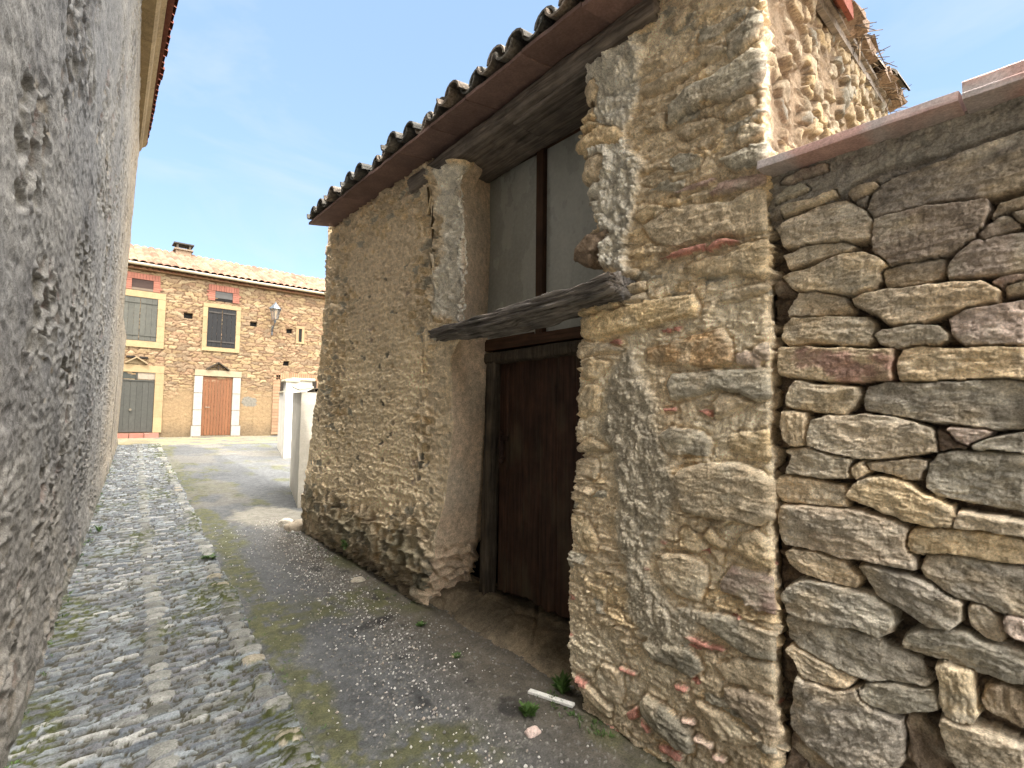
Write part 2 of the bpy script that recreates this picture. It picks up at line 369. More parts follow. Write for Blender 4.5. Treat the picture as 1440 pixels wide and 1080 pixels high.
PIER=[
('g',6,[(1251,2874),(1250,2956),(1186,2985),(1087,3001),(981,3008),(864,3025),(833,2995),(823,2898),(854,2856),(950,2850),(1067,2906),(1126,2891),(1171,2897)]),
('g',4,[(980,3070),(979,3132),(926,3148),(861,3189),(837,3148),(850,3064),(908,3050),(967,3029)]),
('g',2,[(1107,3191),(1085,3228),(978,3221),(892,3216),(899,3193),(972,3176),(1028,3159),(1078,3174)]),
('t',4,[(1239,3327),(1206,3368),(1143,3381),(1136,3347),(1183,3309),(1223,3306)]),
('t',4,[(1404,3106),(1368,3128),(1265,3121),(1146,3118),(993,3112),(980,3077),(1036,3073),(1154,3064),(1283,3054),(1386,3082)]),
('t',4,[(991,2801),(950,2843),(892,2848),(861,2807),(868,2784),(932,2781),(978,2782)]),
('t',4,[(947,2661),(933,2708),(869,2720),(803,2684),(804,2640),(870,2655),(927,2643)]),
('t',4,[(1211,2820),(1157,2847),(1054,2822),(1005,2787),(1090,2782),(1165,2771)]),
('t',4,[(1361,2906),(1343,2960),(1275,2948),(1259,2892),(1276,2873)]),
('o',6,[(1782,3009),(1626,3029),(1526,2986),(1488,2921),(1526,2897),(1732,2929)]),
('o',5,[(1766,3116),(1668,3141),(1647,3081),(1743,3089)]),
('o',5,[(1765,3072),(1700,3096),(1616,3033),(1749,3035)]),
('t',5,[(1705,3280),(1668,3313),(1647,3217),(1668,3158),(1711,3213)]),
('g',5,[(1015,2620),(921,2630),(840,2627),(800,2569),(830,2531),(949,2548)]),
('t',5,[(1721,2796),(1710,2886),(1626,2879),(1576,2843),(1586,2773),(1647,2736)]),
('g',3,[(1213,2638),(1253,2711),(1204,2729),(1092,2664),(1107,2634),(1174,2631)]),
('v',3,[(1058,2492),(1016,2526),(923,2520),(825,2500),(813,2462),(862,2453),(956,2465),(1044,2477)]),
('v',4,[(1214,2544),(1160,2561),(1029,2557),(1036,2540),(1130,2530)]),
('t',4,[(1390,2441),(1287,2486),(1131,2467),(957,2426),(862,2447),(814,2424),(793,2330),(811,2268),(927,2280),(1061,2302),(1209,2305),(1322,2348)]),
('o',4,[(1443,2502),(1346,2534),(1247,2489),(1321,2467),(1399,2459)]),
('b',9,[(1802,2435),(1709,2480),(1576,2477),(1647,2389),(1667,2345),(1785,2384)]),
('o',4,[(1134,2217),(994,2212),(928,2241),(812,2237),(784,2175),(809,2101),(850,2091),(930,2120),(1063,2134),(1194,2202)]),
('R',6,[(1083,2253),(1019,2284),(934,2249),(993,2251),(1062,2241)]),
('R',5,[(1297,2268),(1225,2280),(1075,2278),(1097,2250),(1209,2255)]),
('t',5,[(1557,2224),(1509,2254),(1426,2252),(1427,2221),(1509,2199)]),
('t',5,[(1547,2151),(1519,2185),(1391,2184),(1392,2147),(1500,2120)]),
('t',5,[(1514,2091),(1491,2118),(1392,2132),(1375,2091),(1463,2075)]),
('y',6,[(1763,2097),(1657,2130),(1528,2121),(1524,2085),(1698,2067),(1768,2073)]),
('y',6,[(1762,1964),(1757,2063),(1528,2074),(1375,2084),(1136,2079),(1114,2014),(1129,1979),(1292,1966),(1510,1951),(1677,1930),(1751,1958)]),
('Y',3,[(1376,1803),(1376,1862),(1260,1873),(1123,1907),(1018,1914),(992,1866),(974,1768),(1103,1763),(1253,1794)]),
('g',4,[(1278,1690),(1246,1745),(1104,1743),(863,1742),(817,1697),(812,1637),(877,1614),(1035,1668),(1141,1638),(1255,1619)]),
('p',3,[(898,1812),(849,1844),(808,1843),(816,1757),(850,1765)]),
('p',3,[(967,1799),(922,1814),(856,1778),(875,1748),(961,1760)]),
('t',3,[(1037,2042),(963,2068),(857,2067),(845,2040),(944,2026),(1023,2026)]),
('t',4,[(1795,1875),(1784,1933),(1606,1915),(1510,1867),(1657,1864),(1773,1849)]),
('o',4,[(1778,1791),(1698,1843),(1587,1811),(1677,1737),(1751,1732)]),
('o',4,[(1799,1643),(1751,1707),(1646,1696),(1667,1577),(1783,1552)]),
('o',4,[(1804,1396),(1708,1441),(1587,1392),(1617,1375),(1782,1365)]),
('t',4,[(1063,1610),(1029,1648),(951,1640),(907,1608),(1004,1558),(1057,1551)]),
('y',3,[(992,1476),(940,1497),(832,1512),(816,1459),(817,1389),(911,1394),(993,1419)]),
('g',3,[(1328,1463),(1256,1508),(1107,1491),(1066,1447),(1087,1394),(1257,1383)]),
('R',3,[(1295,1584),(1231,1591),(1224,1574),(1287,1570)]),
('R',3,[(1134,1587),(1064,1577),(1074,1558),(1127,1577)]),
('R',3,[(1292,1940),(1244,1942),(1248,1925),(1288,1926)]),
('R',3,[(1236,1944),(1201,1943),(1205,1923),(1236,1927)]),
('R',3,[(1587,1913),(1538,1923),(1510,1901),(1529,1892)]),
('t',7,[(1227,1276),(1204,1332),(1109,1354),(955,1375),(870,1349),(830,1305),(821,1184),(886,1144),(978,1141),(1090,1142),(1190,1160),(1220,1216)]),
('o',3,[(1221,1068),(1184,1088),(1099,1051),(1092,1020),(1149,983),(1200,986)]),
('o',4,[(1112,1068),(1077,1093),(1011,1042),(1038,1022),(1099,1051)]),
('o',4,[(1085,1022),(1018,1016),(1032,964)]),
('o',5,[(973,1032),(941,1099),(898,1118),(823,1080),(814,1013),(831,997),(900,1005)]),
('t',5,[(1324,912),(1284,962),(1178,970),(1100,948),(1094,886),(1130,801),(1224,795),(1301,835)]),
('v',4,[(1033,889),(980,969),(901,975),(820,960),(827,889),(834,836),(891,831),(963,864),(1021,861)]),
('o',2,[(1835,1034),(1749,1039),(1666,929),(1686,879),(1759,871),(1835,929)]),
('t',3,[(1815,1322),(1677,1340),(1656,1271),(1677,1234),(1803,1225)]),
('g',5,[(1225,742),(1082,764),(952,778),(835,756),(814,701),(832,656),(907,646),(1004,671),(1083,701),(1195,718)]),
('R',4,[(1226,650),(1181,644),(1111,642),(1018,643),(1024,628),(1118,627),(1196,633)]),
('G',5,[(1409,536),(1335,595),(1189,597),(1132,572),(1112,529),(1155,481),(1242,494),(1352,487)]),
('t',3,[(1051,570),(986,624),(821,648),(817,544),(897,523),(1019,521)]),
('d',4,[(1026,494),(957,522),(818,510),(815,412),(876,390),(959,416),(1020,449)]),
('G',6,[(1419,284),(1386,318),(1290,304),(1186,266),(1158,229),(1173,172),(1231,156),(1306,179),(1403,222)]),
('t',3,[(1676,297),(1636,363),(1524,361),(1506,276),(1533,215),(1627,212)]),
('t',4,[(1832,238),(1716,221),(1579,181),(1589,127),(1656,127),(1757,159)]),
('R',4,[(1799,242),(1726,240),(1736,213),(1789,215)]),
('R',4,[(1524,383),(1440,386),(1449,372),(1515,372)]),
('R',4,[(1235,425),(1177,428),(1184,413),(1228,411)]),
('R',4,[(1489,199),(1436,242),(1432,199),(1463,175)]),
('R',4,[(1411,205),(1362,173),(1374,154),(1407,179)]),
('R',4,[(1322,138),(1291,147),(1216,138),(1224,115),(1307,119)]),
('t',4,[(1163,390),(1087,397),(959,381),(889,356),(930,319),(1036,298),(1115,354)]),
('P',4,[(1214,292),(1164,308),(1157,292),(1200,279)]),
('P',4,[(1157,248),(1079,254),(1086,232),(1151,226)]),
('P',4,[(1076,219),(1024,227),(1031,206),(1070,204)])]
LUMP=[(1747,3418),(1391,3425),(1351,3295),(1413,3186),(1393,3034),(1455,2919),(1395,2719),(1416,2552),(1478,2395),(1500,2277),(1631,2288),(1645,2624),(1712,2797),(1702,3024),(1655,3156)]
GREY=[(1501,1912),(1419,1887),(1381,1734),(1325,1602),(1308,1506),(1237,1384),(1205,1204),(1223,1081),(1294,946),(1331,876),(1260,802),(1113,755),(1130,636),(1315,514),(1407,544),(1505,640),(1546,826),(1566,1057),(1587,1327),(1654,1463),(1631,1711)]
LLUMP=[(3114,3372),(2892,3269),(2849,2948),(2829,2245),(3230,2278),(3300,2532),(3191,2834),(3264,3183)]
PEDGE=[(1748,3441),(1703,3288),(1674,3165),(1772,3124),(1781,3010),(1717,2875),(1716,2779),(1645,2709),(1645,2601),(1697,2489),(1800,2439),(1769,2374),(1645,2338),(1613,2251),(1774,2121),(1753,1960),(1793,1916),(1777,1806),(1812,1639),(1791,1543),(1811,1420),(1776,1352),(1825,1206),(1838,966),(1872,678),(1871,443),(1850,244),(1772,135)]
LEDGE=[(2911,3301),(2855,3173),(2839,2604),(2855,2254),(2980,2090),(2937,1585),(3024,1000),(3221,525),(3325,165)]
LIN=[(3109,3409),(3102,3121),(3138,2347),(3048,1946),(3112,1272),(3205,623),(3364,236)]
FEDGE=[(5422,3507),(5529,3305),(5507,2826),(5588,2328),(5630,1869),(5775,1313),(5932,827),(6039,487),(5740,299)]
# ---------------------------------------------------------------- colours and materials
PAL = {k: lin(*v) for k, v in dict(o=(186, 160, 112), t=(176, 156, 122), g=(150, 142, 124), d=(140, 124, 104), m=(128, 116, 102),
    b=(118, 98, 76), y=(190, 160, 100), Y=(180, 140, 78), p=(172, 150, 130), P=(205, 170, 150), r=(150, 122, 104), R=(176, 104, 78),
    B=(172, 134, 100), v=(150, 122, 108), G=(124, 118, 102)).items()}
m_stone = attr_mat('rubble stone', 22, 130, .32, .007, tint=(1.50, 1.46, 1.37), sat=.74)
m_dry = attr_mat('dry stone', 26, 150, .30, .005, tint=(1.46, 1.42, 1.36), sat=.66)
m_rough = attr_mat('rough render', 34, 170, .34, .006, tint=(.55, .555, .58))
m_house = attr_mat('coursed stone', 12, 60, .22, .008, sat=.80, tint=(.34, .33, .315))
m_ground = attr_mat('ground', 14, 110, .28, .003, s3=380, tint=(.50, .50, .495))
m_tile = attr_mat('clay tile', 16, 90, .28, .003, tint=(.29, .262, .245), sat=.92)
m_tileold = attr_mat('old clay tile', 14, 70, .4, .005)
m_fine = attr_mat('painted render', 6, 60, .09, .0015, .85, tint=(.80, .80, .80))
m_beam = wood_mat('old oak', (.07, .06, .052), (.30, .26, .225), 1, .9, 14, .008)
m_ledge = wood_mat('weathered ledge wood', (.022, .019, .017), (.40, .37, .34), 1, .9, 16, .016)
m_frame = wood_mat('stained frame wood', (.03, .017, .010), (.085, .045, .026), 2, .7, 16, .002)
m_railw = wood_mat('stained rail wood', (.03, .017, .010), (.10, .052, .03), 1, .7, 16, .002)
m_door = wood_mat('dark door wood', (.018, .009, .006), (.085, .042, .027), 2, .65, 16, .003, .25, (.075, .058, .036))
m_post = wood_mat('grey post wood', (.03, .024, .018), (.12, .10, .075), 2, .9, 14, .004)
m_iron = plain_mat('rusty iron', (.045, .025, .018), .85, .4, 60, .001, .3)
m_gutter = plain_mat('brown gutter', (.11, .06, .048), .5, .18, 20, .0006, .4)
m_dark = plain_mat('dark cavity', (.012, .011, .010), 1, .2)

def stonecol(idx, seed, keys, var=.16):
    """choose a palette colour per cell id"""
    K = np.array([PAL[k] for k in keys]); i = np.minimum((idx * len(K)).astype(int), len(K) - 1)
    return K[i]

# ---------------------------------------------------------------- dry stone wall by the camera
wall = thing('dry_stone_wall', 'dry stone wall of large flat rocks under a terracotta coping, joining the right corner of the shed', 'wall', (2.1, -1, 0))
ys = np.concatenate([np.arange(-3.2, -.9, .02), np.arange(-.9, .0, .006), np.arange(.0, .865, .0033)])
zs = np.arange(-.15, 2.50, .0036)
YY, ZZ = np.meshgrid(ys, zs)
wxx = .007 * fbm(YY * 9, ZZ * 9, 3, 5); wzz = .006 * fbm(YY * 9 + 40, ZZ * 9, 3, 6)
qy, qz = YY + wxx, ZZ + wzz
rag = .006 * fbm(YY * 28, ZZ * 28, 3, 8) + .004 * fbm(YY * 13, ZZ * 13, 2, 18)
fq1, eq1, iq1, iq2 = voro(qy / .06, qz / .032, 23, .9)
H = -.075 + .028 * sst(.05, .4, eq1) * iq1 + .012 * fbm(YY * 18, ZZ * 18, 3, 77)
C = np.tile(lin(92, 76, 56), YY.shape + (1,)).astype(float) * (1 + .35 * fbm(YY * 20, ZZ * 20, 3, 9))[..., None] * (.75 + .7 * iq2)[..., None]
# procedural courses where no stone was surveyed
f1, ed, ida, idb = voro(qy / .34 + .2 * fbm(qz * 2, qy, 2, 3), qz / .15, 21, .75)
pm = (YY < .125) | (ZZ < .27)
pe = sst(.05, .30, ed + rag * 6); ph = np.sqrt(np.clip(1 - (1 - pe) ** 2, 0, 1)) * (.075 + .03 * idb) - .08 + .03 * (ida - .5) + pe * (.007 * fbm(qy * 22 + 9 * ida, qz * 52, 4, 24, .65) + .005 * billow(qy * 42, qz * 100, 3, 25) + .004 * terr(3 * fbm(qy * 6, qz * 30, 3, 26)))
H = np.where(pm & (pe > .02), ph, H)
C = np.where((pm & (pe > .05))[..., None], stonecol(ida, 1, 'otggtdoyg') * (.85 + .3 * idb)[..., None] * (1 + .3 * fbm(qy * 28, qz * 55, 4, 27))[..., None], C)
covered = np.zeros(YY.shape, bool)
rs = np.random.RandomState(4)
for n_, (code, poly) in enumerate(DRY):
    p = np.array(poly) / 1000.
    if p[:, 0].min() < .14: p[:, 0] = np.where(p[:, 0] < .14, p[:, 0] - rs.uniform(.03, .17), p[:, 0])   # runs on past the frame edge
    lo = p.min(0) - .03; hi = p.max(0) + .03
    c0, c1 = np.searchsorted(ys, [lo[0], hi[0]]); r0, r1 = np.searchsorted(zs, [lo[1], hi[1]])
    if c1 - c0 < 2 or r1 - r0 < 2: continue
    sl = (slice(r0, r1), slice(c0, c1)); u, v = qy[sl], qz[sl]
    d = polydist(u, v, p) + rag[sl] * .8 + .0055
    top = {'b': -.028, 'd': -.006, 'm': -.010}.get(code, 0.) + rs.uniform(-.014, .016)
    wd = .006 + rs.uniform(0, .006)
    e = np.clip(d / wd, 0, 1); pr = 1 - (1 - e) ** 2.2
    s = p - p.mean(0); ev, evec = np.linalg.eigh(s.T @ s); ax = evec[:, 1]
    if ax[0] < 0: ax = -ax
    al = u * ax[0] + v * ax[1]; ac = -u * ax[1] + v * ax[0]
    tex = .009 * fbm(al * 7 + n_ * 3.1, ac * 14, 3, 30 + n_) + .007 * fbm(al * 20 + n_, ac * 52, 4, 60 + n_, .65) + .005 * billow(al * 42, ac * 100, 4, 90 + n_, .6) + .003 * terr(3.2 * fbm(al * 6 + n_, ac * 30 + al * 5, 4, 95 + n_, .55))
    tilt = rs.uniform(-.05, .05) * (u - p[:, 0].mean()) + rs.uniform(-.05, .12) * (v - p[:, 1].mean())
    fac = np.full(u.shape, 9.); cu, cv = p.mean(0); sz = np.sqrt(ev[1] / len(p)) ; sw = np.sqrt(ev[0] / len(p)) + .004
    for q in range(5):
        an = rs.uniform(0, 6.283); sl_ = rs.uniform(.08, .34) if q else .05
        fac = np.minimum(fac, rs.uniform(.0, .012) + .004 * q - sl_ * ((al - (cu * ax[0] + cv * ax[1])) * math.cos(an) * sw / sz * .8 + (ac - (-cu * ax[1] + cv * ax[0])) * math.sin(an)) + .006 * fbm(u * 16 + q, v * 22, 3, 70 + n_ + q))
    fac = np.clip(fac, -.05, .02)
    hh = -.075 + (.075 + top) * pr + (tex + tilt + fac) * sst(0, .6, e)
    better = (d > 0)
    H[sl] = np.where(better, hh, H[sl])
    bc = PAL[code] * rs.uniform(.86, 1.12) * (1 + rs.uniform(-.02, .02, 3))
    pt = sst(-.15, .45, fbm(u * 7 + n_, v * 11, 4, 120 + n_))[..., None]; pq = sst(.05, .5, fbm(u * 9 + n_, v * 14, 4, 160 + n_))[..., None]
    cc = bc * (1 - .55 * pt) + .55 * pt * (PAL['g'] * .95 if code in 'otypP' else PAL['o'] * .92)
    cc = cc * (1 - .35 * pq) + .35 * pq * lin(200, 190, 165)
    if code == 'B':
        k = sst(-.1, .35, fbm(u * 10, v * 16, 4, 200))[..., None]; cc = PAL['o'] * (1 - k) + k * lin(162, 116, 90)
    cc = cc * (1 + .30 * fbm(al * 30, ac * 60, 4, 210 + n_))[..., None]
    C[sl] = np.where(better[..., None], cc, C[sl]); covered[sl] |= better
# cement bedding under the coping
bed = 2.40 + .05 * (YY - .1) * -1 + .03 * fbm(YY * 6, ZZ * 2, 3, 300) + np.where(YY > .45, -.06 * sst(.45, .7, YY), 0)
bm_ = sst(-.01, .02, ZZ - bed) * (~covered)
lump = .010 * billow(YY * 14, ZZ * 24, 4, 310, .6) + .006 * fbm(YY * 40, ZZ * 60, 3, 311)
H = H * (1 - bm_) + bm_ * (-.016 + lump); C = C * (1 - bm_[..., None]) + bm_[..., None] * lin(140, 134, 122) * (1 + .2 * fbm(YY * 15, ZZ * 25, 3, 312))[..., None]
# mortar crumbs between the small upper stones
fill = sst(2.2, 2.32, ZZ) * (~covered) * (1 - bm_)
H = H * (1 - fill) + fill * (-.03 + .02 * billow(YY * 25, ZZ * 35, 4, 320)); C = C * (1 - fill[..., None]) + fill[..., None] * lin(132, 124, 112)
# the end that meets the shed rounds off
H = H - .05 * sst(.835, .865, YY)
P0 = np.stack([np.full(YY.shape, 2.02), YY, ZZ], -1)
relief('masonry', P0, H, C, m_dry, wall, flip=True)
mb = MB(); mb.box(2.11, 2.45, -3.2, .82, -.2, 2.47); mb.build('core', plain_mat('wall core', tuple(lin(120, 104, 82)), .95, .3), wall)
m_cop = attr_mat('coping clay', 18, 120, .2, .0012, .75, .25, tint=(1.35, 1.28, 1.28))
def coping(y0, y1, z0, t, tilt, s):
    n1, n2 = 60, 26
    prof = [(1.925, 0), (1.925, .018), (1.930, .022), (1.932, .055), (1.94, .062), (2.15, .115), (2.49, .06), (2.50, .045), (2.50, 0), (1.925, 0)]
    pr = np.array(prof); seg = np.linspace(0, len(pr) - 1, 90); px = np.interp(seg, range(len(pr)), pr[:, 0]); pz = np.interp(seg, range(len(pr)), pr[:, 1]) * t
    yv = np.linspace(y0, y1, n1)
    Y2, X2 = np.meshgrid(yv, px, indexing='ij'); Z2 = z0 + pz[None] + tilt * (Y2 - y0)
    V = np.stack([X2, Y2, Z2 + .0025 * fbm(Y2 * 9, X2 * 9, 3, s)], -1)
    k = sst(-.2, .4, fbm(Y2 * 5, pz[None] * 12 + X2 * 3, 4, s + 1))[..., None]
    c = lin(168, 132, 122) * (1 - k) + k * lin(160, 152, 150)
    a = n1 * 90; Fs = [tuple(q) for q in gridfaces(n1, 90)] + [tuple(range(89))[::1], tuple(range((n1 - 1) * 90, a - 1))[::-1]]
    mesh_obj('coping_tile', V, Fs, m_cop, wall, c, False)
coping(.252, .835, 2.487, .60, .012, 401)
coping(-.38, .243, 2.474, .98, .02, 402)
coping(-1.02, -.39, 2.476, .98, .01, 403); coping(-1.65, -1.03, 2.474, .98, .0, 404); coping(-2.28, -1.66, 2.476, .98, .01, 405); coping(-2.9, -2.29, 2.475, .98, .0, 406)

# ---------------------------------------------------------------- the stone shed
shed = thing('stone_shed', 'old rubble stone shed with a tall dusty window above a dark plank door', 'shed', (3.5, 3, 0))
def interp_edge(E, z, col=0):
    e = sorted([(b / 1000, a / 1000) for a, b in E]); zz = np.array([p[0] for p in e]); yy = np.array([p[1] for p in e]); return np.interp(z, zz, yy)
def path_cols(ctrl, counts, k=3):
    """ctrl: list of (x, y) arrays per row; counts per segment -> (rows, cols, 2)"""
    segs = []
    for (a, b, n) in zip(ctrl[:-1], ctrl[1:], counts):
        t = np.linspace(0, 1, n, endpoint=False)[None, :]
        segs.append(np.stack([a[0][:, None] * (1 - t) + b[0][:, None] * t, a[1][:, None] * (1 - t) + b[1][:, None] * t], -1))
    segs.append(np.stack([ctrl[-1][0][:, None], ctrl[-1][1][:, None]], -1))
    return smooth_path(np.concatenate(segs, 1), k)

# right pier, wrapping round the corner into the return wall
RW = np.array([1.0, .10]); RW /= np.linalg.norm(RW); RL = 3.15
nz_ = 800; t = np.linspace(0, 1, nz_); zr = -.08 + 3.68 * t
ye = interp_edge(PEDGE, zr); ye = ye + .010 * fbm(zr * 14, zr * 0, 3, 41)
one = np.ones(nz_)
XY = path_cols([(2.46 * one, ye - .03), (2.0 * one, ye), (2.0 * one, .84 * one), (2.0 + RL * RW[0] * one, .84 + RL * RW[1] * one)], [46, 250, 300], 5)
ncol = XY.shape[1]
front = np.zeros(ncol, bool); front[40:300] = True; ret = np.zeros(ncol, bool); ret[296:] = True
top = 3.62 + np.where(XY[0, :, 0] > 2.0, .2 * (XY[0, :, 0] - 2.0), 0)
Zp = -.08 + t[:, None] * (top[None] + .08)
Yp, Xp = XY[..., 1], XY[..., 0]
sarc = np.where(np.arange(ncol)[None] < 46, Yp + (Xp - 2.0), np.where(ret[None], .84 - (Xp - 2.0), Yp))
wu = .010 * fbm(sarc * 7, Zp * 7, 3, 51); wv = .008 * fbm(sarc * 7 + 31, Zp * 7, 3, 52); U, V_ = sarc + wu, Zp + wv
rag = .007 * fbm(U * 26, V_ * 26, 3, 53)
H = .012 * fbm(U * 5, V_ * 6, 4, 54) + .012 * billow(U * 14, V_ * 24, 5, 55, .68) + .0055 * fbm(U * 60, V_ * 80, 3, 56, .7)
k1 = sst(-.3, .4, fbm(U * 3, V_ * 3, 4, 57))[..., None]; C = lin(196, 174, 136) * (1 - k1) + k1 * lin(208, 192, 160)
kl = sst(.9, .1, Zp)[..., None] * .45; C = C * (1 - kl) + kl * lin(146, 130, 104)
# small rubble showing through the mortar
f1, ed, ida, idb = voro(U / .125, V_ / .05, 61, .9); f1b, edb, idab, idbb = voro(U / .05, V_ / .022, 63, .95)
sm = sst(.03, .16, ed)
f1, ed, ida, idb = voro(U / .125, V_ / .05, 61, .9); cp1 = chip(.05)
sm = sst(.03, .17, ed + .06 * fbm(U * 40, V_ * 60, 2, 65)) * (ida > .22); show = sst(-.30, .1, fbm(U * 4, V_ * 5, 3, 62) + .40 * sst(1.6, 2.5, Zp) - .22)
H = H + show * sm * (.013 * (.2 + .9 * idb) + .7 * cp1) - .009 * show * (1 - sst(0, .16, ed)) * idb
C = np.where((show * sm > .4)[..., None], stonecol(idb, 2, 'totgtott') * (.95 + .25 * ida)[..., None], C)
crumb = sst(.1, .3, edb) * (idab > .45); H = H + .009 * crumb * idbb - .016 * sst(.35, .1, f1b) * (idab < .08)
redb = (idab > .985) & (crumb > .3) & (Zp < 1.2); C = np.where(redb[..., None], PAL['R'], C)
fr = np.broadcast_to(front[None], U.shape)
rt = np.broadcast_to(ret[None], U.shape)
# surveyed stones
for n_, (code, hgt, poly) in enumerate(PIER):
    p = np.array(poly) / 1000.; lo = p.min(0) - .03; hi = p.max(0) + .03
    msk = (U > lo[0]) & (U < hi[0]) & (V_ > lo[1]) & (V_ < hi[1]) & ~rt
    if msk.sum() < 6: continue
    u, v = U[msk], V_[msk]; d = polydist(u, v, p) + rag[msk] + .002
    wd = min(.022, .3 * (hi - lo - .06).min() + .004); e = np.clip(d / wd, 0, 1); pr = np.sqrt(np.clip(1 - (1 - e) ** 2, 0, 1))
    s = p - p.mean(0); ev, evec = np.linalg.eigh(s.T @ s); ax = evec[:, 1]; al = u * ax[0] + v * ax[1]; ac = -u * ax[1] + v * ax[0]
    am = 1.5 if code == 'Y' else 1.
    tex = .007 * fbm(al * 8 + n_, ac * 16, 3, 500 + n_) + am * .005 * fbm(al * 26, ac * 48, 4, 540 + n_, .6) + am * .003 * billow(al * 60, ac * 110, 3, 580 + n_)
    base = H[msk]; hh = base * (1 - sst(0, .5, e) * .75) + (hgt * .0062) * pr + tex * sst(0, .5, e)
    groove = -.012 * np.exp(-((d + .006) / .007) ** 2)
    H[msk] = np.where(d > 0, hh, base + groove)
    bc = PAL[code] * rs.uniform(.92, 1.1); pt = sst(-.1, .5, fbm(u * 8 + n_, v * 11, 4, 620 + n_))[:, None]; pq = sst(.1, .5, fbm(u * 11 + n_, v * 14, 4, 640 + n_))[:, None]
    cc = bc * (1 - .45 * pt) + .45 * pt * (PAL['t'] if code in 'gGd' else PAL['g']); cc = cc * (1 - .35 * pq) + .35 * pq * lin(196, 186, 160)
    if code in 'R': cc = np.tile(bc, (len(u), 1))
    cc = cc * (1 + .28 * fbm(al * 30, ac * 60, 4, 660 + n_))[:, None]
    C[msk] = np.where((d > .001)[:, None], cc, C[msk])
def patch(poly, depth, colr, amp, sc, seed, fade=.05, gg=.55):
    global H, C
    p = np.array(poly) / 1000.
    d = polydist(U, V_, p) + .06 * fbm(U * 8, V_ * 8, 5, seed, .6)
    e = sst(-.01, fade, d) * ~rt
    h = depth + amp * billow(U * sc, V_ * sc * .8, 5, seed + 2, gg) + amp * .5 * fbm(U * sc * .4, V_ * sc * .4, 3, seed + 3)
    H = H * (1 - e) + e * h; C = C * (1 - e[..., None]) + e[..., None] * colr * (1 + .22 * fbm(U * 22, V_ * 22, 4, seed + 4))[..., None]
patch(LUMP, .030, lin(190, 184, 170), .062, 12, 700, .04, .68)
patch(GREY, .018, lin(164, 153, 132), .022, 22, 720, .07, .78)
# re-seat the stones that stick out of the jamb, above the lump mortar
for n_, (code, hgt, poly) in enumerate(PIER):
    if n_ not in (9, 10, 11, 12, 14, 20): continue
    p = np.array(poly) / 1000.; d = polydist(U, V_, p) + rag; msk = (d > 0) & ~rt
    e = np.clip(d / .03, 0, 1)[msk]
    H[msk] = np.maximum(H[msk] * .3, .0) + .05 * np.sqrt(1 - (1 - e) ** 2) + .012 * fbm(U[msk] * 24, V_[msk] * 40, 3, 740 + n_); C[msk] = PAL[code] * (1 + .2 * fbm(U[msk] * 20, V_[msk] * 30, 3, 741))[:, None]
# return wall: rounded rubble lit by the sun
f1, ed, ida, idb = voro(U / .12 + .2 * fbm(V_ * 3, U * 3, 2, 90), V_ / .085, 71, .95)
sm = sst(.04, .4, ed) * (ida > .3); shr = sst(-.5, -.1, fbm(U * 3, V_ * 3, 3, 72) + .25 * sst(2.4, 3.4, Xp))
hr = .012 * fbm(U * 6, V_ * 4, 4, 73) + .010 * billow(U * 18, V_ * 15, 4, 74, .6) + .045 * shr * np.sqrt(np.clip(1 - (1 - sm) ** 2, 0, 1)) * (.4 + .8 * idb)
cr_ = lin(98, 80, 56) * np.ones(U.shape + (1,)); cr_ = np.where((shr * sm > .35)[..., None], stonecol(idb, 3, 'totoytgo') * (.27 + .16 * ida)[..., None], cr_)
e = (sst(2.0, 2.12, Xp) * rt); H = H * (1 - e) + e * hr; C = C * (1 - e[..., None]) + e[..., None] * cr_
# crevice along the near corner and roughness on the reveal
C = C * (1 + .10 * fbm(U * 2.2, V_ * 2.2, 4, 750))[..., None]
relief('wall', np.stack([Xp, Yp, Zp], -1), H, np.clip(C, .01, .9), m_stone, shed, flip=False)

# left wall of the front, between the door reveal and the far corner
nz_ = 470; t = np.linspace(0, 1, nz_); zr = -.02 + 3.62 * t; one = np.ones(nz_)
yin = interp_edge(LIN, zr); yl = interp_edge(LEDGE, zr); yfar = interp_edge(FEDGE, zr) + .012 * fbm(zr * 9, zr * 0, 3, 43)
yfar = np.where(zr < .5, 6.02 - .10 * (.5 - zr), yfar); yfar[zr > 3.42] = 5.47
yl = yl + .008 * fbm(zr * 12, zr * 0, 3, 42)
XY = path_cols([(2.46 * one, yin + .02), (2.03 * one, np.minimum(yl + .06, yin)), (2.0 * one, yl + .03), (2.0 * one, yfar), (3.4 * one, yfar + .1)], [44, 5, 360, 70], 4)
ncol = XY.shape[1]; front = np.zeros(ncol, bool); front[47:412] = True
Yp, Xp = XY[..., 1], XY[..., 0]
stub = 3.34 + .08 * sst(3.15, 3.35, Yp[230]) - .10 * sst(2.96, 2.80, Yp[230])
topc = np.where(np.arange(ncol) < 47, 3.40, np.where(Yp[230] < 3.4, stub, 3.60))
Zp = -.02 + t[:, None] * (topc[None] + .02)
sarc = np.where(np.arange(ncol)[None] < 47, Yp - (Xp - 2.0), np.where(np.arange(ncol)[None] >= 409, Yp + (Xp - 2.0), Yp))
wu = .012 * fbm(sarc * 6, Zp * 6, 3, 151); wv = .010 * fbm(sarc * 6 + 31, Zp * 6, 3, 152); U, V_ = sarc + wu, Zp + wv
rv = np.broadcast_to((np.arange(ncol) < 46)[None], U.shape)
zg = Zp - gz(Yp)
H = .012 * fbm(U * 2.2, V_ * 2.5, 4, 153) + .010 * fbm(U * 4, V_ * 30, 4, 154) * sst(3.2, 2.4, Zp) + .021 * billow(U * 8, V_ * 28, 5, 155, .64) + .008 * fbm(U * 34, V_ * 60, 4, 156, .7)
k1 = sst(-.3, .4, fbm(U * 1.5, V_ * 2, 4, 157))[..., None]; C = lin(202, 180, 140) * (1 - k1) + k1 * lin(214, 190, 146)
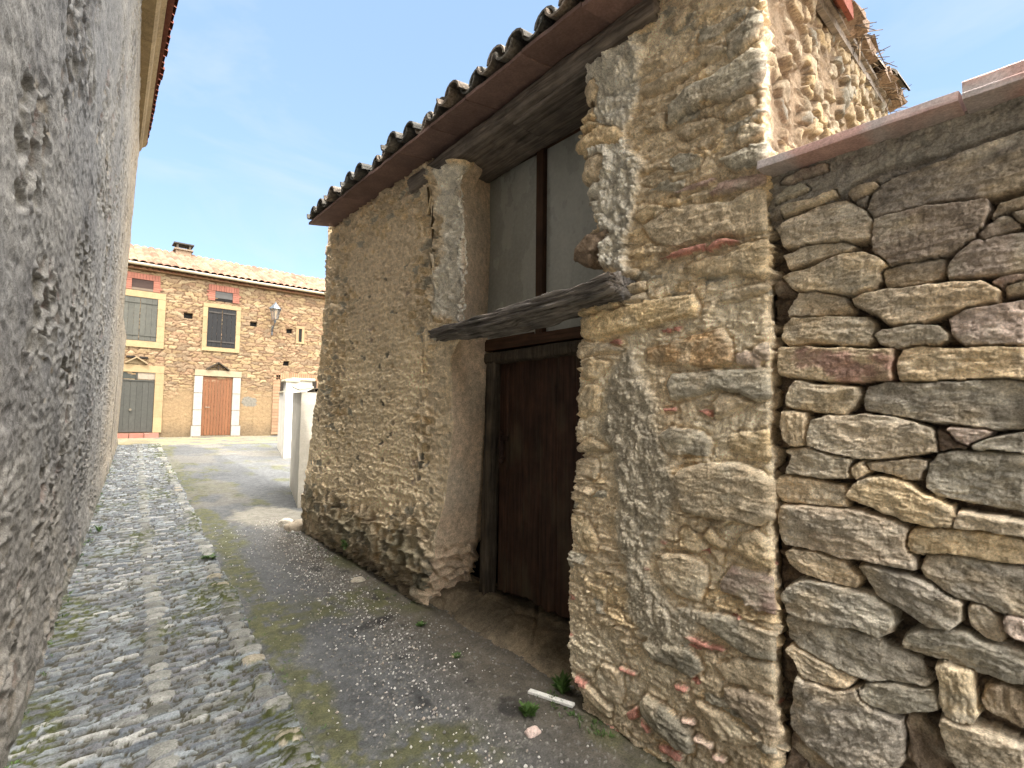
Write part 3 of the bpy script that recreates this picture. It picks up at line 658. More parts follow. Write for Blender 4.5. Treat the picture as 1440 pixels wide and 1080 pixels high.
kt = sst(1.9, 2.6, Zp)[..., None] * .5; C = C * (1 - kt) + kt * lin(172, 150, 122)
fa, eda, iaa, iab = voro(U / .038, V_ / .026, 158, .95); pit = sst(.5, .2, fa) * (iaa > .72); H = H + .012 * pit * (.3 + iab) - .014 * sst(.42, .1, fa) * (iaa < .10)
# embedded flat rubble, strongest by the far corner, by the door and at the top
f1, ed, ida, idb = voro(U / .15, V_ / .07, 161, .9); cpa = chip(.035)
sm = sst(.03, .18, ed) * (ida > .15)
zone = .75 * sst(4.75, 5.15, U) * sst(1.3, 2.0, Zp) + .8 * sst(3.75, 3.3, U) * sst(1.95, 2.3, Zp) + .6 * sst(2.95, 3.3, Zp) + .2 * sst(1.1, .6, zg) + .3 * sst(3.7, 3.2, U) * sst(2.2, 1.8, Zp)
show = sst(-.05, .45, .45 * fbm(U * 2.5, V_ * 3, 3, 162) + zone - .08)
H = H + show * (sm * (.030 * (.4 + .8 * idb) + cpa) - .014)
C = np.where((show * sm > .35)[..., None], stonecol(idb, 5, 'ottotgto') * (.90 + .22 * ida)[..., None], C)
# scattered dark and pale cobbles in the render
f1, ed, ida, idb = voro(U / .10, V_ / .08, 171, .95)
pk = (ida > .86) & (f1 < .36); dome = np.sqrt(np.clip(1 - (f1 / .36) ** 2, 0, 1)) * pk * sst(3.2, 2.2, Zp) * ~rv
H = H + .026 * dome; C = np.where((dome > .3)[..., None], stonecol(idb, 6, 'oGtgGtp') * .9, C)
# cobble footing
f1, ed, ida, idb = voro(U / .15, V_ / .125, 181, .8); f2_, ed2, idc, idd = voro(U / .055, V_ / .05, 183, .9)
foot = sst(.74, .36, zg + .16 * fbm(U * 3, V_ * 2, 3, 182)) * ~rv
big = np.sqrt(np.clip(1 - (1 - sst(.02, .34, ed)) ** 2, 0, 1)) * (ida > .18); sml = sst(.05, .4, ed2) * (idc > .4)
H = H * (1 - foot * np.where(big > .2, .88, .5)) + foot * (.085 * big * (.6 + .6 * idb) + .022 * sml * (1 - big) - .02 + .05 * sst(.3, .0, zg))
C = np.where((foot * big > .4)[..., None], stonecol(idb, 7, 'tgotgdt') * (.78 + .35 * ida)[..., None], C)
jt = foot * sst(.16, .04, ed); H = H - .03 * jt
C = C * (1 - (jt * .5)[..., None]) + (jt * .5)[..., None] * lin(62, 54, 40)
C = C * (1 - (foot * (1 - big) * .5)[..., None]) + (foot * (1 - big) * .5)[..., None] * lin(96, 84, 62)
gm = (foot * sst(-.1, .4, fbm(U * 3, V_ * 4, 4, 190)) * .5)[..., None]; C = C * (1 - gm) + gm * lin(118, 116, 92)
# lumpy cement by the upper jamb, smoothed plaster by the lower one
p = np.array(LLUMP) / 1000.; d = polydist(U, V_, p) + .13 * fbm(U * 6, V_ * 5, 5, 191, .6); e = sst(-.02, .03, d) * ~rv
hl = .012 + .060 * billow(U * 9, V_ * 13, 5, 192, .62); H = H * (1 - e) + e * hl; C = C * (1 - e[..., None]) + e[..., None] * lin(200, 193, 178) * (1 + .2 * fbm(U * 16, V_ * 16, 4, 193))[..., None]
e = sst(3.42, 3.25, U + .10 * fbm(U * 3, V_ * 3, 3, 194)) * sst(2.12, 2.0, Zp) * sst(.3, .6, zg) * ~rv
H = H * (1 - .75 * e) + e * .75 * (.01 + .008 * fbm(U * 8, V_ * 6, 4, 195)); C = C * (1 - .6 * e[..., None]) + .6 * e[..., None] * lin(186, 164, 128)
# reveal: trowelled plaster, broken near the foot
hrv = .004 * fbm(U * 10, V_ * 6, 4, 196) + .002 * fbm(U * 40, V_ * 40, 3, 197)
crk = sst(.62, .5, Zp)
f1, ed, ida, idb = voro(U / .13, V_ / .11, 198, .9); hrv = hrv + crk * (.05 * sst(.05, .4, ed) - .03)
H = np.where(rv, hrv, H); kr = sst(-.2, .4, fbm(U * 4, V_ * 3, 4, 199))[..., None]
C = np.where(rv[..., None], lin(176, 150, 116) * (1 - .4 * kr) + .4 * kr * lin(160, 150, 130), C)
C = C * (1 + .10 * fbm(U * 1.7, V_ * 1.7, 4, 200))[..., None]
H = H * (1 - .6 * sst(5.25, 5.5, U)) + .012 * sst(5.25, 5.5, U) * fbm(U * 5, V_ * 7, 2, 205)
rt_ = (Yp < 3.3) * sst(3.16, 3.36, Zp) * sst(0, 10, np.arange(ncol) - 20)[None]; H = H - .09 * rt_ ** 2
relief('wall', np.stack([Xp, Yp, Zp], -1), H, np.clip(C, .01, .9), m_stone, shed, flip=False)

# what closes the shed behind: back, sides and ceiling
mb = MB(); mb.box(5.05, 5.15, 1.2, 5.5, 0, 4.15); mb.box(3.3, 5.1, 5.45, 5.56, 0, 3.6); mb.box(2.52, 2.6, 3.2, 5.4, 0, 3.5); mb.box(2.62, 2.66, 1.2, 3.4, 0, 3.5)
mb.build('inner_wall', m_dark, shed)

# timber, window and door
beam('lintel_beam', (2.17, 1.30, 3.492), (2.17, 3.60, 3.40), .44, .135, m_beam, shed, n=220, m=90, amp=.013, seed=201, grain=60, split=.02)
beam('lintel_plank', (2.10, 1.62, 3.395), (2.13, 2.35, 3.385), .26, .035, m_beam, shed, n=80, m=40, amp=.006, seed=203, grain=40)
beam('ledge_beam', (1.945, 1.47, 2.165), (1.955, 3.12, 2.115), .22, .088, m_ledge, shed, n=300, m=140, amp=.022, seed=205, grain=60, rot=.10,
     taper=lambda u: 1.0 - .45 * sst(.55, 1.0, u), bend=(0, 0, -.028), split=.055)
m_glass, n, b = base_mat('dusty glass', .22, .5)
x = noise(n, 3, 6, .6, (1, 1, .5)); x2 = noise(n, 40, 5, .7); r = ramp(n, x.outputs['Fac'], [(.3, (.27, .275, .245)), (.7, (.40, .40, .36))]); r2 = ramp(n, x2.outputs['Fac'], [(.3, (.88,) * 3), (.7, (1.1,) * 3)])
link(n, mult(n, r.outputs['Color'], r2.outputs['Color']), b.inputs['Base Color'])
rr = ramp(n, x.outputs['Fac'], [(.3, (.18,) * 3), (.7, (.36,) * 3)]); link(n, rr.outputs['Color'], b.inputs['Roughness'])
win = box('window_frame', 2.375, 2.425, 3.135, 3.185, 2.10, 3.44, m_frame, shed, .004)
box('window_post', 2.365, 2.43, 2.465, 2.535, 2.10, 3.44, m_frame, win, .008)
box('window_post', 2.372, 2.425, 1.66, 1.71, 2.10, 3.44, m_frame, win, .004)
box('window_head', 2.37, 2.43, 1.66, 3.19, 3.40, 3.445, m_railw, win, .004)
box('window_sill', 2.355, 2.43, 1.66, 3.20, 2.035, 2.11, m_railw, win, .008)
box('window_bead', 2.368, 2.378, 2.55, 3.12, 2.112, 2.125, m_railw, win, .002)
box('window_pane', 2.405, 2.41, 2.53, 3.14, 2.10, 3.41, m_glass, win, 0); box('window_pane', 2.405, 2.41, 1.70, 2.47, 2.10, 3.41, m_glass, win, 0)
beam('door_head', (2.40, 1.72, 1.985), (2.40, 3.22, 1.975), .10, .085, m_post, shed, n=120, m=40, amp=.006, seed=211)
beam('door_post', (2.40, 3.075, .10), (2.40, 3.01, 1.94), .09, .11, m_post, shed, n=140, m=44, amp=.010, seed=213)
# door leaf: planks with a rotten bottom edge
nyd, nzd = 170, 240; yv = np.linspace(1.72, 2.975, nyd); tv = np.linspace(0, 1, nzd)
bot = .27 + .03 * fbm(yv * 6, yv * 0, 4, 220) + .012 * fbm(yv * 30, yv * 0, 3, 221) + .03 * (2.97 - yv)
Yd, T = np.meshgrid(yv, tv); Zd = bot[None] * (1 - T) + 1.95 * T
pl = (Yd - 1.72) / .165; gap = np.minimum(pl % 1, 1 - pl % 1)
Hd = -.012 * np.exp(-(gap / .03) ** 2) + .002 * fbm(Yd * 60, Zd * 2, 4, 222) + .003 * (h2(np.floor(pl), pl * 0, 3) - .5) - .006 * sst(.6, .9, fbm(Yd * 40, Zd * 1.2, 3, 224))
dl = relief('door', np.stack([np.full(Yd.shape, 2.425), Yd, Zd], -1), Hd, np.ones(Yd.shape + (3,)), m_door, shed, flip=True)
mod = dl.modifiers.new('thick', 'SOLIDIFY'); mod.thickness = .03; mod.offset = -1
mb = MB(); mb.tube((2.405, 2.915, 1.43), (2.385, 2.915, 1.43), .007, .007); mb.tube((2.385, 2.915, 1.435), (2.385, 2.93, 1.30), .006, .006); mb.tube((2.39, 2.90, 1.36), (2.39, 2.90, 1.20), .012, .010)
mb.tube((2.40, 2.90, 1.24), (2.36, 2.885, 1.22), .018, .018); mb.box(2.398, 2.41, 2.86, 2.95, 1.36, 1.40); mb.tube((2.375, 2.90, 1.36), (2.375, 2.915, 1.16), .008, .006)
mb.build('latch', m_iron, dl)
# stone threshold, sloping up to the door
nx, ny = 90, 150; xv = np.linspace(1.80, 2.62, nx); yv = np.linspace(1.72, 3.45, ny); X2, Y2 = np.meshgrid(xv, yv)
Z2 = gz(Y2) - .03 + .17 * sst(1.88, 2.35, X2 + .05 * fbm(Y2 * 4, X2 * 4, 3, 230)) + .02 * fbm(X2 * 6, Y2 * 5, 4, 231) + .012 * fbm(X2 * 18, Y2 * 18, 4, 232, .65)
f1, ed, ida, idb = voro(X2 / .35, Y2 / .4, 233, .9, False); Z2 -= .02 * sst(.08, .0, ed)
k = sst(-.3, .3, fbm(X2 * 5, Y2 * 5, 4, 234))[..., None]
relief('threshold', np.stack([X2, Y2, Z2], -1), 0 * X2, lin(84, 74, 56) * (1 - k) + k * lin(108, 94, 70), m_stone, shed, flip=False)

# roof: rows of half round clay tiles, gutter and boards
def canal_roof(name, x0, x1, y0, y1, zf, pitch, tl, rad, mat, parent, pal, seed, step=.02, ymin=None):
    mb = MB(); rnd = random.Random(seed); n = int(round((y1 - y0) / pitch)); K = 7
    for i in range(n + 1):
        yc = y0 + pitch * i; x = x0 + rnd.uniform(-.05, .03)
        while x < x1:
            if ymin and yc < ymin(x): x += tl * .8; continue
            c = np.array(pal[rnd.randrange(len(pal))]) * rnd.uniform(.8, 1.15); dz = rnd.uniform(-.008, .012); dy = rnd.uniform(-.012, .012)
            for (dw, up, off) in ((1, 1, 0), (1, -1, pitch / 2)):
                V = []
                for (xx, r_) in ((x, rad), (x + tl, rad * .82)):
                    for thk in (0, -.014):
                        for q in range(K + 1):
                            a = math.pi * q / K; rr = r_ + thk
                            V.append((xx, yc + off + dy + rr * math.cos(a), zf(xx) + dz + up * rr * math.sin(a) * .95 + (0 if up > 0 else .045) + (step if xx == x else 0)))
                m_ = K + 1; Fs = []
                for q in range(K):
                    Fs += [(q, q + 1, 2 * m_ + q + 1, 2 * m_ + q), (m_ + q + 1, m_ + q, 3 * m_ + q, 3 * m_ + q + 1), (q + 1, q, m_ + q, m_ + q + 1), (2 * m_ + q, 2 * m_ + q + 1, 3 * m_ + q + 1, 3 * m_ + q)]
                mb.add(V, Fs, c)
            x += tl * .8
    return mb.build(name, mat, parent, False)
zroof = lambda x: 3.535 + .2 * (x - 1.72)
canal_roof('roof', 1.72, 5.1, .62, 5.18, zroof, .196, .44, .080, m_tileold, shed, [lin(104, 98, 88), lin(122, 108, 92), lin(92, 90, 84), lin(128, 116, 102)], 5, ymin=lambda x: .74 + .1 * (x - 2))
mb = MB(); V = [(1.86, .76, zroof(1.86) - .045), (1.86, 5.30, zroof(1.86) - .045), (5.15, 5.30, zroof(5.15) - .045), (5.15, 1.08, zroof(5.15) - .045)]
V += [(a, b_, c + .025) for a, b_, c in V]
mb.add(V, [(0, 1, 2, 3), (7, 6, 5, 4), (0, 4, 5, 1), (1, 5, 6, 2), (2, 6, 7, 3), (3, 7, 4, 0)]); mb.build('roof_boarding', m_beam, shed)
m_soff = attr_mat('soffit clay', 10, 70, .16, .001, .8, .2, sat=.9)
y = .72; rnd = random.Random(31); k_ = 0
while y < 5.26:                                       # flat clay slabs under the eave
    L = min(rnd.uniform(.40, .62), 5.30 - y)
    if L < .12: break
    n1, n2 = 24, 16; yv_ = np.linspace(y + .003, y + L - .003, n1); sv_ = np.linspace(0, 1, n2); Y2, S2 = np.meshgrid(yv_, sv_, indexing='ij'); dz = rnd.uniform(-.006, .006); tw = rnd.uniform(-.02, .02)
    X2 = 1.735 + .29 * S2 + .006 * fbm(Y2 * 9, S2, 3, 800); Z2 = 3.492 + .045 * S2 + dz + tw * (Y2 - y) * (1 - S2) + .003 * fbm(Y2 * 7, S2 * 3, 3, 801)
    V = np.concatenate([np.stack([X2, Y2, Z2], -1), np.stack([X2, Y2, Z2 + .022], -1)], 0); m_ = n1 * n2
    i_ = np.arange(m_).reshape(n1, n2); f = [tuple(q) for q in gridfaces(n1, n2)] + [tuple(q[::-1] + m_) for q in gridfaces(n1, n2)]
    for (a, b_) in list(zip(i_[:-1, 0], i_[1:, 0])) + list(zip(i_[1:, -1], i_[:-1, -1])) + list(zip(i_[0, 1:], i_[0, :-1])) + list(zip(i_[-1, :-1], i_[-1, 1:])): f.append((int(b_), int(a), int(a) + m_, int(b_) + m_))
    c = lin(126, 100, 92) * rnd.uniform(.85, 1.12); mesh_obj('soffit_slab', V, f, m_soff, shed, np.tile(c, (2 * m_, 1)) * (1 + .15 * fbm(np.tile(Y2.ravel(), 2) * 4, np.tile(S2.ravel(), 2) * 2, 3, 802))[:, None], False)
    y += L
# verge: flat red tiles on a board, ragged with straw at the far end
def on_ret(s, dn, z): return (2.0 + RW[0] * s + RW[1] * dn, .84 + RW[1] * s - RW[0] * dn, z)
mb = MB()
for (a, b_, d0, d1, z0, z1) in ((-.25, 3.0, .02, .05, -.10, -.005),):
    V = [on_ret(s, dn, zroof(2 + s) + z) for s in (a, b_) for dn in (d0, d1) for z in (z0, z1)]
    mb.add(V, [(0, 1, 3, 2), (4, 6, 7, 5), (0, 4, 5, 1), (2, 3, 7, 6), (0, 2, 6, 4), (1, 5, 7, 3)])
mb.build('verge_board', m_beam, shed)
for (a, b_) in ((-.28, .18), (.19, .64), (.65, 1.12)):
    mb = MB(); V = [on_ret(s, dn, zroof(2 + s) + z + random.uniform(-.006, .006)) for s in (a, b_) for dn in (-.12, .13) for z in (.0, .022)]
    mb.add(V, [(0, 1, 3, 2), (4, 6, 7, 5), (0, 4, 5, 1), (2, 3, 7, 6), (0, 2, 6, 4), (1, 5, 7, 3)], lin(196, 112, 84))
    V = [on_ret(s, dn, zroof(2 + s) + z) for s in (a, b_) for dn in (.105, .13) for z in (-.085, -.002)]
    mb.add(V, [(0, 1, 3, 2), (4, 6, 7, 5), (0, 4, 5, 1), (2, 3, 7, 6), (0, 2, 6, 4), (1, 5, 7, 3)], lin(190, 104, 78)); mb.build('verge_tile', m_tile, shed)
mb = MB(); rnd = random.Random(3)
for i in range(260):
    s = rnd.uniform(1.1, 3.25) if i < 250 else rnd.uniform(2.85, 3.3); dn = rnd.uniform(-.05, .12); z = zroof(2 + s) + rnd.uniform(-.05, .075)
    p = Vector(on_ret(s, dn, z)); d = Vector((rnd.uniform(-.2, .6), rnd.uniform(-1, .3), rnd.uniform(-.5, .2))).normalized() * rnd.uniform(.04, .13)
    c = lin(*(150, 128, 100) if rnd.random() < .5 else (96, 84, 72)) * rnd.uniform(.7, 1.2); mb.tube(p, p + d, .004, .002, 5, c)
for i in range(34):
    s = rnd.uniform(1.2, 3.2); p = Vector(on_ret(s, rnd.uniform(.0, .1), zroof(2 + s) + rnd.uniform(-.03, .05)))
    mb.box(p.x - .09, p.x + .09, p.y - .05, p.y + .05, p.z - .012, p.z + .012, lin(120, 98, 80) * rnd.uniform(.7, 1.2), .02)
o = mb.build('straw', m_tileold, shed)
# ---------------------------------------------------------------- tall building on the left
lb = thing('tall_building', 'tall grey rendered stone building on the left with a tiled eave high above', 'building', (-2, 5, 0))
def xb(y): return -.40 + .0715 * y
def lwall(name, yv, zv, parent, ztop=None):
    Yv, T = np.meshgrid(yv, zv)
    Z = T + gz(Yv) - .08
    if ztop is not None: Z = np.minimum(Z, ztop)
    flare = -.0 + .05 * sst(.5, 0, T)
    X = xb(Yv) + .03 * np.clip(T, 0, 9) + flare
    U, V_ = Yv + .03 * fbm(Yv * 4, Z * 4, 3, 251), Z + .02 * fbm(Yv * 4, Z * 4, 3, 252)
    f1, ed, ida, idb = voro(U / .25 + .25 * fbm(V_ * 2, U, 2, 250), V_ / .105, 253, .8)
    cpl = chip(.018)
    sm = sst(.02, .32, ed + .12 * fbm(U * 14, V_ * 14, 3, 254)); show = sst(-.4, .35, fbm(U * 1.6, V_ * 2.0, 3, 255))
    h = .014 * fbm(U * 2.3, V_ * 3, 4, 256) + show * sm * (.022 * (.3 + .9 * idb) + cpl) - .007 * show * (1 - sst(.0, .2, ed)) + .009 * billow(U * 11, V_ * 22, 5, 257, .6) + .005 * fbm(U * 34, V_ * 44, 4, 258, .65)
    k = sst(-.3, .35, fbm(U * 1.1, V_ * 1.3, 4, 259))[..., None]; c = lin(142, 139, 132) * (1 - k) + k * lin(160, 155, 144)
    c = np.where((show * sm > .5)[..., None], c * .35 + .65 * stonecol(ida, 8, 'gtGgdvgg') * (.85 + .3 * idb)[..., None], c)
    lo = (sst(1.9, .5, T) * .35)[..., None]; c = c * (1 - lo) + lo * lin(160, 146, 120)
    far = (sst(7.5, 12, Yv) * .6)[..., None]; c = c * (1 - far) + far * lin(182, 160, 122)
    ds = sst(.1, .5, fbm(U * 3, V_ * 4, 4, 260))[..., None] * .45; c = c * (1 - ds) + ds * lin(104, 100, 98)
    pl = sst(.15, .5, fbm(U * 5 + 20, V_ * 6, 4, 261))[..., None] * .35; c = c * (1 - pl) + pl * lin(182, 176, 162)
    gm = (sst(.30, .05, T) * sst(-.3, .3, fbm(U * 3, V_ * 3, 3, 262)) * .7)[..., None]; c = c * (1 - gm) + gm * lin(92, 92, 70)
    return relief(name, np.stack([X, Yv, Z], -1), h, np.clip(c, .01, .9), m_rough, parent, flip=True)
yv = np.concatenate([np.arange(-4, 1.9, .05), 1.9 * np.exp(np.arange(0, math.log(14 / 1.9), .0037))])
zv = np.concatenate([np.arange(0, 3.6, .011), np.arange(3.6, 7.45, .022)])
lwall('wall', yv, zv, lb)
mb = MB(); P_ = [(-6, -4), (xb(-4) - .01, -4), (xb(14) - .0, 14), (-6, 14)]
V = [(a, b_, -.3) for a, b_ in P_] + [(a + (.20 if i in (1, 2) else 0), b_, 7.5) for i, (a, b_) in enumerate(P_)]
mb.add(V, [(3, 2, 1, 0), (4, 5, 6, 7), (0, 1, 5, 4), (2, 3, 7, 6), (3, 0, 4, 7)], lin(150, 140, 120)); mb.build('gable_wall', m_rough, lb)
def xc(y): return .60 + .038 * (y - 8.6)
def xt(y): return .875 + .0155 * (y - 8.65)
mb = MB(); rnd = random.Random(8); y = -4.
while y < 14:
    L = min(rnd.uniform(.5, .8), 14.02 - y)
    if L < .1: break
    a, b_ = y + .004, y + L - .004; c = lin(198, 172, 124) * rnd.uniform(.85, 1.1)
    V = [(xc(q) + dx, q, z) for q in (a, b_) for dx, z in ((-.5, 7.38), (.0, 7.38), (.04, 7.43), (.06, 7.50), (.13, 7.56), (.13, 7.60), (-.5, 7.60))]
    mb.add(V, [tuple(range(7)), tuple(range(13, 6, -1))] + [(i, i + 7, (i + 1) % 7 + 7, (i + 1) % 7) for i in range(7)], c); y += L
mb.build('cornice', m_house, lb)
mb = MB(); K = 6; rnd = random.Random(9); y = -4.
while y < 14.0:
    for j in range(3):
        c = lin(*[(188, 110, 84), (176, 98, 76), (196, 126, 98)][rnd.randrange(3)]) * rnd.uniform(.8, 1.1); x1 = xt(y) - j * .36 + rnd.uniform(-.02, .01); x0 = x1 - .44; z1 = 7.63 + j * .12; z0 = z1 + .14
        V = [(xx, y + r_ * math.cos(math.pi * q / K), zz + r_ * math.sin(math.pi * q / K)) for (xx, zz, r_) in ((x1, z1, .09), (x0, z0, .078)) for q in range(K + 1)]
        V += [(xx, yy, zz - (0 if abs(yy - y) > .05 else .0)) for (xx, yy, zz) in [(x1, y + .09, z1), (x1, y + .13, z1 - .02), (x0, y + .09, z0), (x0, y + .13, z0 - .02)]]
        mb.add(V, [(q, q + 1, K + 2 + q, K + 1 + q) for q in range(K)] + [tuple(range(K + 1))], c)
    y += .2
for (xa, za, xb_, zb) in ((.0, 7.61, -1.2, 8.02),):
    V = [(xt(-4) - .05, -4, 7.61), (xt(14) - .05, 14, 7.61), (-6, 14, 9.9), (-6, -4, 9.9), (xt(-4) - .05, -4, 7.64), (xt(14) - .05, 14, 7.64), (-6, 14, 9.93), (-6, -4, 9.93)]
    mb.add(V, [(0, 1, 2, 3), (7, 6, 5, 4), (0, 4, 5, 1), (1, 5, 6, 2), (2, 6, 7, 3)], lin(170, 104, 80))
mb.build('roof', m_tile, lb)
# lower wall that runs on to the square
gw = thing('boundary_wall', 'low rough stone wall running on from the far corner of the tall building to the square', 'wall', (.8, 16.5, .5))
lwall('masonry', np.arange(14.0, 18.9, .04), np.arange(0, 3.3, .04), gw)
mb = MB(); mb.add([(xb(14) - .3, 14, 0), (xb(14), 14, 0), (xb(18.86) - .0, 18.86, 0), (xb(18.86) - .3, 18.86, 0)] + [(xb(14) - .3, 14, 3.6), (xb(14) + .09, 14, 3.6), (xb(18.86) + .09, 18.86, 3.72), (xb(18.86) - .3, 18.86, 3.72)],
    [(4, 5, 6, 7), (2, 3, 7, 6), (3, 0, 4, 7)], lin(176, 156, 124)); mb.build('core', m_rough, gw)

# ---------------------------------------------------------------- ground
m_earth = plain_mat('bare earth', tuple(lin(128, 116, 92)), .95, .25, 8, .01)
def sheet(name, rows, mat): pass
V = []; Fs = []
gx = [-80, -20, -5, 0, 5, 10, 30, 120]; gy_ = [-60, -10, 0, 10, 22, 40, 120, 400]
for y in gy_:
    for x in gx: V.append((x, y, (.03 * max(min(y, 22), -10)) - .035))
for i in range(len(gy_) - 1):
    for j in range(len(gx) - 1): a = i * len(gx) + j; Fs.append((a, a + 1, a + len(gx) + 1, a + len(gx)))
kind(mesh_obj('ground', np.array(V), Fs, m_earth, None, None, False), 'structure')
def xpe(y): return .70 + .0696 * y + .0 * y        # edge between cobbles and asphalt
yv = np.concatenate([np.arange(-3, 1.6, .05), 1.6 * np.exp(np.arange(0, math.log(18.6 / 1.6), .0042))])
sv = np.linspace(0, 1, 170)
Sx, Yv = np.meshgrid(sv, yv); xl = xb(Yv) - .03; wob = .03 * fbm(Yv * 2.5, Yv * 0, 3, 270); xr = xpe(Yv) + wob
X = xl + (xr - xl) * Sx; dE = xr - X; dL = X - xl
U, V_ = X + .012 * fbm(X * 12, Yv * 12, 3, 271), Yv + .03 * fbm(X * 3, Yv * 2, 3, 272) + .12 * (X - .3) * fbm(Yv * .8, X * 0, 2, 270)
wU = U + .03 * fbm(U * 6, V_ * 6, 2, 278); wV = V_ + .02 * fbm(U * 9, V_ * 9, 2, 279)
f1, ed, ida, idb = voro(wU / .12, wV / .038, 273, .95); cpc = chip(.012)
wst = sst(.03, .42, ed + .1 * fbm(U * 40, V_ * 40, 2, 274)); dome = np.sqrt(np.clip(1 - (1 - wst) ** 2, 0, 1))
h = dome * (.016 * (.35 + .9 * idb) + cpc) + .010 * fbm(U * 3, V_ * 3, 3, 275) + .003 * fbm(U * 50, V_ * 70, 3, 276)
c = np.where((wst > .12)[..., None], np.array([lin(*q) for q in ((150, 150, 146), (124, 126, 124), (138, 136, 130), (108, 110, 112), (146, 140, 128), (120, 118, 114), (160, 162, 158), (130, 126, 124))])[np.minimum((ida * 8).astype(int), 7)] * np.array([1.18, 1.30, 1.46]) * (.60 + .45 * idb ** 1.5)[..., None], lin(84, 80, 62))
pale = (idb > .93) & (wst > .15); c = np.where(pale[..., None], lin(190, 190, 184) * (.8 + .3 * ida)[..., None], c)
# centre row and edge row of bigger stones
def bigrow(xc_, wdt, ln, seed, hh, pal, raise_):
    global h, c
    r_ = np.floor(Yv / ln + .25 * fbm(Yv * 2, Yv * 0, 2, seed)); fy = (Yv / ln + .25 * fbm(Yv * 2, Yv * 0, 2, seed)) - r_ - .5
    q1 = h2(r_, r_ * 0, seed + 1); q2 = h2(r_, r_ * 0 + 1, seed + 1); ux = (X - xc_ - .04 * (q1 - .5)) / (wdt * (.7 + .5 * q2))
    dd = (np.abs(ux * 2) ** 2.6 + np.abs(fy * 2.15) ** 2.6) ** (1 / 2.6) + .12 * fbm(X * 20, Yv * 20, 3, seed + 2)
    e = sst(1.0, .72, dd); dm = np.sqrt(np.clip(1 - np.clip(dd, 0, 1) ** 2, 0, 1)); ok = (q1 > .12)
    h = np.where(ok & (dd < 1), raise_ + hh * dm + .004 * fbm(X * 30, Yv * 30, 3, seed + 4) + .006 * fbm(X * 3, Yv * 3, 3, 275), h)
    pc = stonecol(q2, 0, pal) * np.array([1.02, 1.14, 1.36]) * (.75 + .5 * q1)[..., None] * (1 + .25 * fbm(X * 25, Yv * 25, 4, seed + 5))[..., None]
    c = np.where((ok & (e > .3))[..., None], pc, c)
bigrow((xl + xr) / 2 + .03, .125, .115, 280, .014, ['g', 'G', 'g', 'g', 'G', 'g'], .010)
bigrow(xr - .075, .13, .14, 290, .02, ['g', 'g', 'g', 't', 'G', 'g'], .012)
mo = sst(.20, .55, fbm(X * 2.2, Yv * 1.6, 4, 300) + .55 * sst(.40, .0, dL) * sst(7, 3, Yv) + .40 * sst(.42, .10, dE)) * sst(.75, .25, wst)
mo = np.clip(mo + .9 * sst(.22, .42, fbm(X * 2.5 + 9, Yv * 2, 4, 301)) * sst(6.5, 4.5, Yv) * (.25 + .75 * sst(.5, .1, wst)) * sst(-.4, .1, fbm(X * 14, Yv * 14, 3, 305)), 0, 1)
h = h + .014 * mo * (.5 + .5 * fbm(X * 50, Yv * 50, 3, 302)); c = c * (1 - mo[..., None]) + mo[..., None] * (lin(84, 90, 34) * (1 + .5 * fbm(X * 40, Yv * 40, 3, 303))[..., None])
c = c * (1 + .12 * fbm(X * 3, Yv * 2, 4, 304))[..., None]
kind(relief('cobbled_path', np.stack([X, Yv, gz(Yv) + .004 + 0 * X], -1), h, np.clip(c, .01, .9), m_ground, None, flip=False, N=np.broadcast_to(np.array([0., 0., 1.]), X.shape + (3,))), 'structure')
# asphalt lane
yv = np.concatenate([np.arange(-3, 1.2, .05), 1.2 * np.exp(np.arange(0, math.log(22.2 / 1.2), .0042))])
sv = np.linspace(0, 1, 240); Sx, Yv = np.meshgrid(sv, yv)
xl = np.where(Yv < 18.6, xpe(Yv) + .03 * fbm(Yv * 2.5, Yv * 0, 3, 270), -2.) - .015
xl = np.where(Yv < 18.6, xl, xl); xr = 2.75 + 6.0 * sst(6.1, 6.6, Yv)
X = xl + (xr - xl) * Sx ** np.where(Yv > 6.2, 1.35, 1.); dE = X - xl
h = .012 * fbm(X * 1.7, Yv * 1.4, 4, 310) + .004 * fbm(X * 9, Yv * 9, 3, 311) + .0022 * fbm(X * 70, Yv * 70, 3, 312) - .006
wallside = sst(1.35, 1.95, X + .10 * fbm(X * 3, Yv * 2.5, 3, 313)) * sst(6.6, 5.8, Yv)
h = h + .035 * wallside
c = lin(110, 112, 113) * (1 + .22 * fbm(X * 2, Yv * 1.6, 4, 314) + .25 * fbm(X * 60, Yv * 60, 3, 315))[..., None]
ws = (wallside * .75)[..., None]; c = c * (1 - ws) + ws * lin(118, 106, 84) * (1 + .25 * fbm(X * 12, Yv * 12, 4, 316))[..., None]
# washed gravel streak down the middle of the lane
xg = np.interp(Yv, [1, 2, 3, 4, 5, 6, 7, 9], [1.30, 1.42, 1.58, 1.66, 1.78, 1.92, 2.0, 2.1]); gr = np.exp(-((X - xg) / .20) ** 2) * sst(7.5, 6, Yv) * sst(-.25, .3, fbm(X * 4, Yv * 3, 4, 317))
gc, ged, gia, gib = voro(X / .016, Yv / .016, 318, .95); peb = sst(.55, .25, gc) * (gia < .15 + .75 * gr)
near = sst(9, 5, Yv); h = h + .006 * peb * near * (.4 + gib); c = np.where((peb * near > .4)[..., None], (lin(150, 146, 138) * (.45 + .9 * gib)[..., None]), c)
blk = (sst(.2, .5, fbm(X * 7, Yv * 6, 4, 319)) * np.exp(-((X - xg - .12) / .3) ** 2) * near * .8)[..., None]; c = c * (1 - blk) + blk * lin(48, 47, 48)
mo = sst(-.10, .35, fbm(X * 2.2, Yv * 1.6, 4, 320) + .80 * np.exp(-((dE - .12) / .14) ** 2) - .25 + .18 * sst(.8, .1, dE) * sst(5, 2, Yv))
